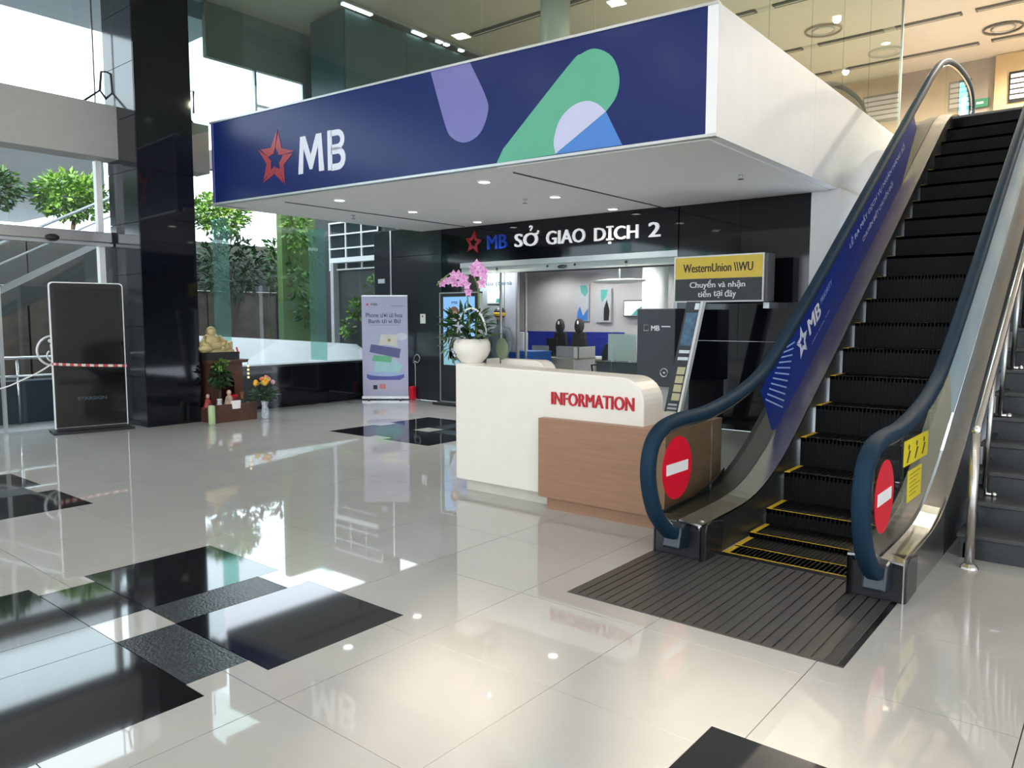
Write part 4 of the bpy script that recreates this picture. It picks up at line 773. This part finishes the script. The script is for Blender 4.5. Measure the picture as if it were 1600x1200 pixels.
pb = root('shrine_plant', 'dark leafy potted plant in front of the shrine', 'potted plant', (-10.75, 6.02, .19)); mb = MB(); mb.cloud((-10.74, 6.12, .68), (.10, .14, .18), 240, .10, .045); mb.build('foliage', leaf_d, pb); mb = MB(); mb.cloud((-10.70, 6.12, .86), (.08, .11, .06), 40, .09, .04); mb.build('young_leaves', leaf_l, pb)
MB().tube([(-10.74, 6.1, .30), (-10.74, 6.12, .6)], .015, 6).build('stem', bark, pb); MB().lathe([(.045, 0), (.06, .05), (.05, .13), (.03, .15)], (-10.74, 6.1, .19), 14).build('pot', mat('pot_brown', (.12, .06, .04), .4), pb, smooth=True)
def figurine(name, label, x, y, z, h, m):
    s = root(name, label, 'figurine', (x, y, z)); MB().lathe([(.30 * h, 0), (.32 * h, .05 * h), (.24 * h, .35 * h), (.17 * h, .6 * h), (.07 * h, .7 * h)], (x, y, z), 14, .8, 1).build('robe', m, s, smooth=True); MB().ball((x, y, z + .82 * h), (.12 * h, .12 * h, .15 * h), 10, 8).build('head', mat('figure_face', (.60, .42, .30), .5), s, smooth=True); MB().tube([(x + .1 * h, y - .16 * h, z + .55 * h), (x + .2 * h, y - .05 * h, z + .38 * h), (x + .2 * h, y + .08 * h, z + .38 * h)], .05 * h, 6).build('arm', m, s, smooth=True)
figurine('seated_figurine', 'beige robed seated figurine before the shrine arch', -10.68, 6.22, .19, .30, mat('robe_beige', (.48, .34, .27), .5))
figurine('red_figurine', 'small red robed figurine behind the white vase', -10.85, 5.97, .19, .24, mat('robe_red', (.35, .05, .05), .5))
v1 = root('small_white_vase', 'small white patterned vase on the shrine tray', 'vase', (-10.66, 6.05, .19)); MB().lathe([(.03, 0), (.045, .05), (.03, .12), (.038, .16)], (-10.66, 6.05, .19), 14).build('body', mat('porcelain', (.66, .70, .74), .25, var=.4, scale=30, col2=(.30, .36, .45)), v1, smooth=True); MB().lathe([(.04, 0), (.04, .008)], (-10.66, 6.05, .345), 14).build('lip', pure_w, v1)
c1 = root('white_cup', 'white offering cup at the edge of the shrine tray', 'cup', (-10.60, 6.27, .19)); MB().prism([(6.21, .19), (6.34, .19), (6.35, .32), (6.20, .32)], 'x', -10.66, -10.56).build('body', pure_w, c1, bevel=.01); MB().prism([(6.22, .321), (6.33, .321), (6.33, .325), (6.22, .325)], 'x', -10.65, -10.57).build('liquid', maroon, c1)
i1 = root('incense_bowl', 'round black incense bowl on the shrine tray', 'bowl', (-10.66, 6.42, .19)); MB().lathe([(.03, 0), (.055, .04), (.06, .10), (.045, .14)], (-10.64, 6.42, .19), 16).build('bowl', blk, i1, smooth=True)
for k in range(3): MB().tube([(-10.64, 6.41 + k * .01, .30), (-10.64, 6.39 + k * .025, .44)], .004, 4).build('incense_stick', mat('incense', (.5, .2, .1), .7), i1)
r1 = root('red_box', 'small red offering box behind the white cup', 'box', (-10.75, 6.33, .19)); box('body', mat('box_red', (.30, .02, .03), .4), r1, -10.80, -10.72, 6.27, 6.39, .19, .37, bevel=.006); box('lid', red_m, r1, -10.805, -10.715, 6.265, 6.395, .37, .39)
hl = root('hanging_lights', 'string of small yellow lights at the shrine roof edge', 'string light', (-10.8, 6.63, .9)); MB().tube([(-10.82, 6.64, .90), (-10.82, 6.645, .60)], .004, 4).build('wire', blk, hl)
for k in range(4): MB().ball((-10.81, 6.64, .82 - k * .06), .018, 8, 6).build('bulb', mat('yellow_bulb', (.8, .6, .2), .4, emit=(1, .75, .3), es=1.2), hl)
fv = root('flower_vase', 'blue and white vase with a colourful bouquet on the floor by the shrine', 'flower vase', (-10.50, 6.72, 0))
MB().lathe([(.045, 0), (.055, .02), (.06, .10), (.045, .20), (.06, .275), (.055, .28)], (-10.50, 6.72, 0), 18).build('vase', MATS['porcelain'], fv, smooth=True)
mb = MB(); mb.cloud((-10.5, 6.72, .38), (.12, .17, .12), 130, .12, .045); mb.build('greenery', leaf_d, fv)
fl = [((.80, .45, .04), 'bloom_yellow'), ((.72, .38, .45), 'bloom_pink'), ((.80, .66, .70), 'bloom_blush'), ((.25, .55, .55), 'bloom_teal'), ((.75, .20, .12), 'bloom_orange'), ((.55, .62, .20), 'bloom_lime')]
for k in range(22):
    a = random.uniform(0, 2 * PI); rr_ = random.uniform(.02, .19); c, nm = fl[(1 if math.sin(a) > .3 else 0) if k % 3 else random.randrange(6)]
    MB().ball((-10.48 + .10 * math.cos(a) * rr_ / .19, 6.72 + rr_ * math.sin(a), .53 + .11 * (1 - (rr_ / .2) ** 2) + random.uniform(-.02, .02)), random.uniform(.026, .04), 8, 6).build('flower', mat(nm, c, .6), fv, smooth=True)
cn = root('drink_can', 'slim pale green can on the floor between pillar and shrine', 'can', (-10.75, 5.95, 0)); 
MB().lathe([(.045, 0), (.05, .01), (.05, .26), (.042, .28)], (-10.52, 5.84, 0), 16).build('body', mat('can_green', (.35, .55, .40), .35, var=.4, scale=18, col2=(.55, .60, .20)), cn, smooth=True); MB().lathe([(.04, 0), (.04, .006)], (-10.52, 5.84, .28), 16).build('lid', alu, cn)

# ------------------------------------------------------------------ escalator
es = root('escalator', 'black stepped escalator with steel decks and glass balustrades', 'escalator', (-1.66, 5, 0))
XS0, XS1 = -2.07, -1.21
nos = [(4.76, .0), (4.98, .004), (5.24, .035), (5.55, .15)] + [(5.905 + .359 * k, .37 + .2313 * k) for k in range(18)]
for k in range(len(nos) - 1):
    (ya, za), (yb, zb) = nos[k], nos[k + 1]; zp = nos[k - 1][1] if k else -.02
    st_ = MB(); st_.box(XS0, XS1, ya, yb + .02, za - .03, za).box(XS0, XS1, ya, ya + .02, min(zp, za - .03), za)
    so_ = st_.build('step', step_m, es)
    yw = max(.02, yb - ya - .02)
    box('edge_stripe', yellow, so_, XS0, XS0 + .045, ya - .002, ya + yw, za, za + .003)
    if k < 4: box('nosing_line', yellow, so_, XS0 + .045, XS1, ya - .002, ya + .005, za, za + .0025)
    rib = MB()
    if k < 12:
        for i in range(28): rib.box(XS0 + .04 + i * .03, XS0 + .05 + i * .03, ya + .012, yb, za, za + .004)
        for i in range(28): rib.box(XS0 + .04 + i * .03, XS0 + .05 + i * .03, ya - .004, ya, min(zp + .01, za - .02), za - .004)
        rib.build('cleats', mat('cleat_grey', (.005, .0055, .0065), .55, spec=.2), so_)
box('comb_plate', steel_d, es, -2.10, -1.15, 4.70, 4.77, -.005, .006); box('comb_line', yellow, es, -2.07, -1.21, 4.768, 4.782, 0, .007)
lpz = MB(); lp_ = root('landing_plate', 'ribbed dark steel landing plate at the foot of the escalator', 'floor plate', (-1.7, 4.1, 0))
box('plate_frame', steel_d, lp_, -2.455, -.935, 3.50, 4.76, -.02, -.002)
rib_m = mat('rib_grey', (.10, .098, .096), .36, .4, var=.15, scale=9)
for i in range(25):
    x0 = -2.44 + i * .0592; box('slat', rib_m, lp_, x0, x0 + .050, 3.515, 4.70, -.004, .004)
box('front_strip', rib_m, lp_, -2.45, -.94, 3.502, 3.513, -.004, .004)
Hp = [(4.40, .150), (4.30, .19), (4.12, .36), (4.03, .60), (4.065, .80), (4.21, .915), (4.46, .955), (4.86, .965), (5.38, 1.045), (5.82, 1.17), (6.16, 1.345), (6.50, 1.55), (7.14, 1.955), (8.36, 2.76), (9.80, 3.70), (11.0, 4.48), (11.5, 4.80), (12.1, 5.10), (12.8, 5.27), (13.6, 5.32), (14.2, 5.28), (14.5, 5.12), (14.58, 4.92), (14.45, 4.74), (14.2, 4.68)]
Hs = smooth_path(Hp, 4)
Dp = [(4.47, .25), (5.10, .265), (5.45, .315), (5.75, .42), (6.05, .57), (6.5, .85), (7.18, 1.275), (9.3, 2.645), (11.3, 3.95), (11.8, 4.24), (12.3, 4.40), (13, 4.46), (14.5, 4.48)]
Ds = smooth_path(Dp, 3)
def strip(prof, xa, za, xb, zb, th, mb=None):
    mb = mb or MB(); n0 = len(mb.v)
    for y, z in prof: mb.v += [(xa, y, z + za), (xb, y, z + zb), (xb, y, z + zb - th), (xa, y, z + za - th)]
    for i in range(len(prof) - 1):
        a = n0 + 4 * i; b = a + 4
        for k in range(4): mb.f.append((a + k, a + (k + 1) % 4, b + (k + 1) % 4, b + k))
    e = n0 + 4 * (len(prof) - 1); mb.f += [(n0, n0 + 1, n0 + 2, n0 + 3), (e + 3, e + 2, e + 1, e)]
    return mb
for side, xg, xo, xi in ((-1, -2.25, -2.45, -2.085), (1, -1.03, -.90, -1.195)):
    hr = MB(); off = []
    for i, (y, z) in enumerate(Hs):
        a = Hs[max(i - 1, 0)]; b = Hs[min(i + 1, len(Hs) - 1)]; t = Vector((0, b[0] - a[0], b[1] - a[1])).normalized(); nn = Vector((0, -t.z, t.y))
        off.append([Vector((xg, y, z)) - nn * .034 + Vector((1, 0, 0)) * .046 * math.copysign(abs(math.cos(R(k))) ** .6, math.cos(R(k))) + nn * .042 * math.copysign(abs(math.sin(R(k))) ** .7, math.sin(R(k))) for k in range(0, 360, 36)])
    m0 = len(off[0])
    for rg in off: hr.v += [tuple(q) for q in rg]
    for i in range(len(off) - 1):
        for k in range(m0): hr.f.append((i * m0 + k, i * m0 + (k + 1) % m0, (i + 1) * m0 + (k + 1) % m0, (i + 1) * m0 + k))
    hr.f += [tuple(range(m0)), tuple(range((len(off) - 1) * m0, len(off) * m0))]
    hr.build('handrail', hand_m, es, smooth=True)
    inner = []
    for i, (y, z) in enumerate(Hs):
        a = Hs[max(i - 1, 0)]; b = Hs[min(i + 1, len(Hs) - 1)]; t = Vector((b[0] - a[0], b[1] - a[1])).normalized(); inner.append((y + t.y * .082, z - t.x * .082))
    edge = [(y + .010 * 0, z) for y, z in inner]
    MB().tube([(xg, y, z) for y, z in inner[2:-2]], .016, 6).build('rail_guide', steel_l, es, smooth=True)
    # glass in separate sheets
    cutsy = [4.95, 6.9, 8.8, 10.6, 12.4]
    def hz(y):
        for (ya, za), (yb, zb) in zip(inner[12:-14], inner[13:-13]):
            if ya <= y <= yb: return za + (zb - za) * (y - ya) / max(yb - ya, 1e-6)
        return 5.2
    def dz(y):
        for (ya, za), (yb, zb) in zip(Ds[:-1], Ds[1:]):
            if ya <= y <= yb: return za + (zb - za) * (y - ya) / (yb - ya)
        return .27
    bounds = [None] + cutsy + [None]
    for a, b in zip(bounds[:-1], bounds[1:]):
        if a is None: top = [p for i, p in enumerate(inner) if p[1] > .25 and p[0] < b and i < len(inner) // 2] + [(b - .004, hz(b))]; lowp = [(b - .004, dz(b))] + [(4.47, .27)]
        elif b is None: top = [(a + .004, hz(a))] + [p for i, p in enumerate(inner) if p[0] > a and p[1] > 4.55 and i > len(inner) // 2]; lowp = [(14.4, 4.53), (a + .004, dz(a))]
        else:
            top = [(a + .004, hz(a))] + [p for p in inner if a < p[0] < b] + [(b - .004, hz(b))]; lowp = [(b - .004, dz(b))] + [p for p in reversed(Ds) if a < p[0] < b] + [(a + .004, dz(a))]
        MB().prism(top + lowp, 'x', xg - .006, xg + .006).build('glass_sheet', glass_b, es)
    sgn = 1 if xi > xg else -1
    strip(Ds, xg + sgn * .008, .012, xi, -.004, .012).build('inner_deck', steel, es)
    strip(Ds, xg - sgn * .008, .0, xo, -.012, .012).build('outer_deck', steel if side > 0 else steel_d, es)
    sk_ = MB(); n0 = 0
    skp = Ds
    for y, z in skp: sk_.v += [(xi, y, z - .010), (xi, y, max(-.005, z - .62))]
    for i in range(len(skp) - 1): sk_.f.append((2 * i, 2 * i + 1, 2 * i + 3, 2 * i + 2))
    for v in list(sk_.v): sk_.v.append((v[0] - sgn * .01, v[1], v[2]))
    n2 = 2 * len(skp); sk_.f += [(a + n2, d_ + n2, c_ + n2, b_ + n2) for a, b_, c_, d_ in list(sk_.f)]
    sk_.build('skirt_panel', skirt_m, es)
    # outer cladding
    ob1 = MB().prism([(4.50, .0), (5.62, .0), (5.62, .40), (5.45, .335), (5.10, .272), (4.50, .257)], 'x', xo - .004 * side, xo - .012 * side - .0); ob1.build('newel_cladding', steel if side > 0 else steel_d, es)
    tr_ = [(5.625, .0)] + [(y, z - .014) for y, z in Ds if y > 5.63 and y < 12.9] + [(12.88, 3.62), (11.5, 3.2), (6.9, .0)]
    MB().prism(tr_, 'x', xo - .006 * side, xo - .02 * side).build('truss_cladding', blk, es)
    # newel front plate and inlet
    xa, xb = sorted((xo + side * .006, xi + sgn * .014))
    MB().prism([(4.51, 0), (4.78, 0), (4.78, .22), (4.60, .250), (4.53, .235), (4.51, .19)], 'x', xa, xb).build('newel_base', mat('newel_black', (.030, .031, .034), .22, .3), es, bevel=.008)
    MB().prism([(4.36, .09), (4.52, .07), (4.52, .25), (4.40, .23)], 'x', xg - .065, xg + .065).build('rail_inlet', rubber, es, bevel=.015)
    MB().ball((xi - sgn * .04, 4.55, .215), (.04, .045, .045), 10, 8).build('corner_cap', steel_l, es, smooth=True)
# films and stickers on the glass, each on the side facing the stairs
XU, XV = Vector((0, 1, 0)), Vector((0, 0, 1))
GL, GR = Vector((-2.243, 0, 0)), Vector((-1.023, 0, 0))
top_f = [(y, z) for y, z in inner if 5.9 < y < 10.75]; low_f = [(y, z + .012) for y, z in reversed(Ds) if 6.06 < y < 10.55]
fb = flat([(5.82, 1.0)] + [(y, z - .012) for y, z in top_f] + [(10.7, 3.92)] + low_f + [(6.08, .665)], GL, XU, XV, .002).build('navy_film', film_b, es)
for k in range(11):
    t = k / 10; a = Vector((6.36 - .44 * t ** .8, 1.33 - .40 * t)); b = Vector((6.55 - .24 * t, 1.37 - .54 * t)); w = .006
    dr = (b - a).normalized(); nn = Vector((-dr.y, dr.x)) * w
    flat([tuple(a - nn), tuple(b - nn), tuple(b + nn), tuple(a + nn)], GL + Vector((.002, 0, 0)), XU, XV, .001).build('ray_line', mat('film_pale_line', (.35, .48, .80), .4), fb)
sa = math.atan2(.644, 1); SU = Vector((0, math.cos(sa), math.sin(sa))); SV = Vector((0, -math.sin(sa), math.cos(sa)))
star_logo('star_emblem', logo_white, fb, GL + Vector((.002, 6.74, 1.365)), SU, SV, .15, .002)
def stext(s, y, z, w, h, m=pure_w, bold=.01): text(s, m, fb, GL + Vector((.002, y, z)), SU, SV, w, h, .001, bold)
stext('MB', 6.93, 1.415, .36, .15, bold=.03)
fade = mat('film_faded_text', (.30, .36, .62), .4)
stext('PRIORITY', 7.22, 1.70, .36, .055, fade); stext('VIỆC CỦA TÔI', 6.99, 1.325, .58, .022, fade)
stext('LỄ RA MẮT DỊCH VỤ NGÂN HÀNG SỐ', 8.07, 2.245, 2.45, .10, mat('film_text', (.62, .64, .80), .4)); stext('CHUYÊN BIỆT CHUYỂN ĐỔI', 8.52, 2.345, 1.35, .095, MATS['film_text'])
top_r = [(y, z) for y, z in inner if 6.25 < y < 12.0]; low_r = [(y, z + .012) for y, z in reversed(Ds) if 6.45 < y < 12.0]
flat([(6.22, 1.29)] + [(y, z - .012) for y, z in top_r] + low_r + [(6.42, .88)], GR, XU, XV, .002).build('pale_film', film_l, es)
for g, yc, zc in ((GL, 4.43, .61), (GR, 4.50, .59)):
    ds_ = flat(circ(yc, zc, .205, 32), g, XU, XV, .002).build('no_entry_disc', red_m, es); flat([(yc - .15, zc - .035), (yc + .15, zc - .035), (yc + .15, zc + .035), (yc - .15, zc + .035)], g + Vector((.002, 0, 0)), XU, XV, .001).build('white_bar', pure_w, ds_)
yst = mat('sticker_yellow', (.80, .66, .02), .4)
y1 = flat([(4.93, .685), (5.60, .675), (5.60, .835), (4.93, .84)], GR, XU, XV, .002).build('warning_sticker', yst, es); y2 = flat([(5.06, .445), (5.44, .44), (5.44, .635), (5.06, .64)], GR, XU, XV, .002).build('notice_sticker', yst, es)
for k in range(3):
    yy = 5.0 + k * .21; flat(circ(yy + .05, .793, .018, 8), GR + Vector((.002, 0, 0)), XU, XV, .001).build('pictogram', blk, y1); flat([(yy, .70), (yy + .03, .70), (yy + .10, .765), (yy + .06, .77)], GR + Vector((.002, 0, 0)), XU, XV, .001).build('pictogram', blk, y1)
for k in range(6): flat([(5.10, .608 - k * .026), (5.39 - .05 * (k % 3), .608 - k * .026), (5.39 - .05 * (k % 3), .615 - k * .026), (5.10, .615 - k * .026)], GR + Vector((.002, 0, 0)), XU, XV, .001).build('print_line', mat('print_ochre', (.35, .25, .02), .5), y2)
box('upper_plate', steel_d, es, -2.45, -.88, 12.0, 12.75, 4.27, 4.30)
box('truss_underside', blk, es, -2.43, -.94, 11.6, 12.72, 3.3, 3.6)

ex = root('exit_sign', 'small green exit sign on the wall at the escalator head', 'sign', (-2.64, 17.95, 5.76)); box('case', mat('exit_green', (.03, .16, .09), .4, emit=(.05, .4, .2), es=.15), ex, -2.78, -2.50, 17.94, 17.99, 5.76, 5.92); box('arrow', pure_w, ex, -2.70, -2.58, 17.935, 17.94, 5.82, 5.86)
ud = root('upper_display', 'bright cyan advertising display at the head of the escalator', 'display', (-2.85, 16.6, 4.3)); box('case', blk, ud, -2.80, -2.60, 16.62, 16.70, 4.32, 6.0); box('display', mat('cyan_glow', (.1, .5, .65), .3, emit=(.10, .55, .75), es=.9), ud, -2.785, -2.615, 16.61, 16.62, 4.6, 5.95); flat([(-2.76, 5.2), (-2.65, 5.25), (-2.67, 5.7), (-2.75, 5.65)], (0, 16.61, 0), U, V3, .003).build('white_shape', pure_w, ud)
# ------------------------------------------------------------------ fixed stairs and railing on the right
stt = root('granite_stairs', 'dark granite stair flight right of the escalator', 'stairs', (.5, 5.65, 0))
st_m = mat('stair_granite', (.032, .036, .039), .3, var=.35, scale=40)
for k in range(26):
    y0, z0 = 5.65 + .273 * k, .165 * k; o = box('riser', st_m, stt, -.82, 2.0, y0 + .02, y0 + .30, max(0, z0 - .3), z0 + .135)
    box('tread', mat('tread_granite', (.05, .054, .057), .3, var=.3, scale=40), stt, -.84, 2.02, y0, y0 + .31, z0 + .135, z0 + .165, bevel=.006)
MB().prism([(5.67, 0), (5.67, .1), (12.75, 4.0), (12.75, 3.5), (6.4, 0)], 'x', -.80, -.76).build('stringer', st_m, stt); MB().prism([(5.67, 0), (5.67, .1), (12.75, 4.0), (12.75, 0)], 'x', 1.94, 1.98).build('stringer', st_m, stt)
sr = root('stair_railing', 'round steel stair railing with upright posts right of the escalator', 'railing', (-.73, 5.45, 0))
sl_ = .165 / .273
MB().tube([(-.73, 5.45, .86)] + [(-.73, 5.50 + t, .90 + t * sl_) for t in (0, 2, 4, 6, 7.2)], .026, 10).build('top_rail', steel_l, sr, smooth=True)
MB().tube([(-.73, 5.45, 0), (-.73, 5.45, .86)], .028, 12).build('post', steel, sr, smooth=True); MB().lathe([(.055, 0), (.05, .012), (.03, .03)], (-.73, 5.45, 0), 16).build('flange', steel_l, sr)
for k in range(9):
    y = 6.18 + k * .60; zb = .165 * (int((y - 5.65) / .273) + 1); MB().tube([(-.76, y, zb - .02), (-.74, y, .90 + (y - 5.5) * sl_)], .018, 10).build('post', steel, sr, smooth=True)
    MB().tube([(-.80, y, zb + .012), (-.70, y, zb + .012)], .014, 8).ball((-.70, y, zb + .012), .022, 8, 6).build('clamp', steel_l, sr, smooth=True)
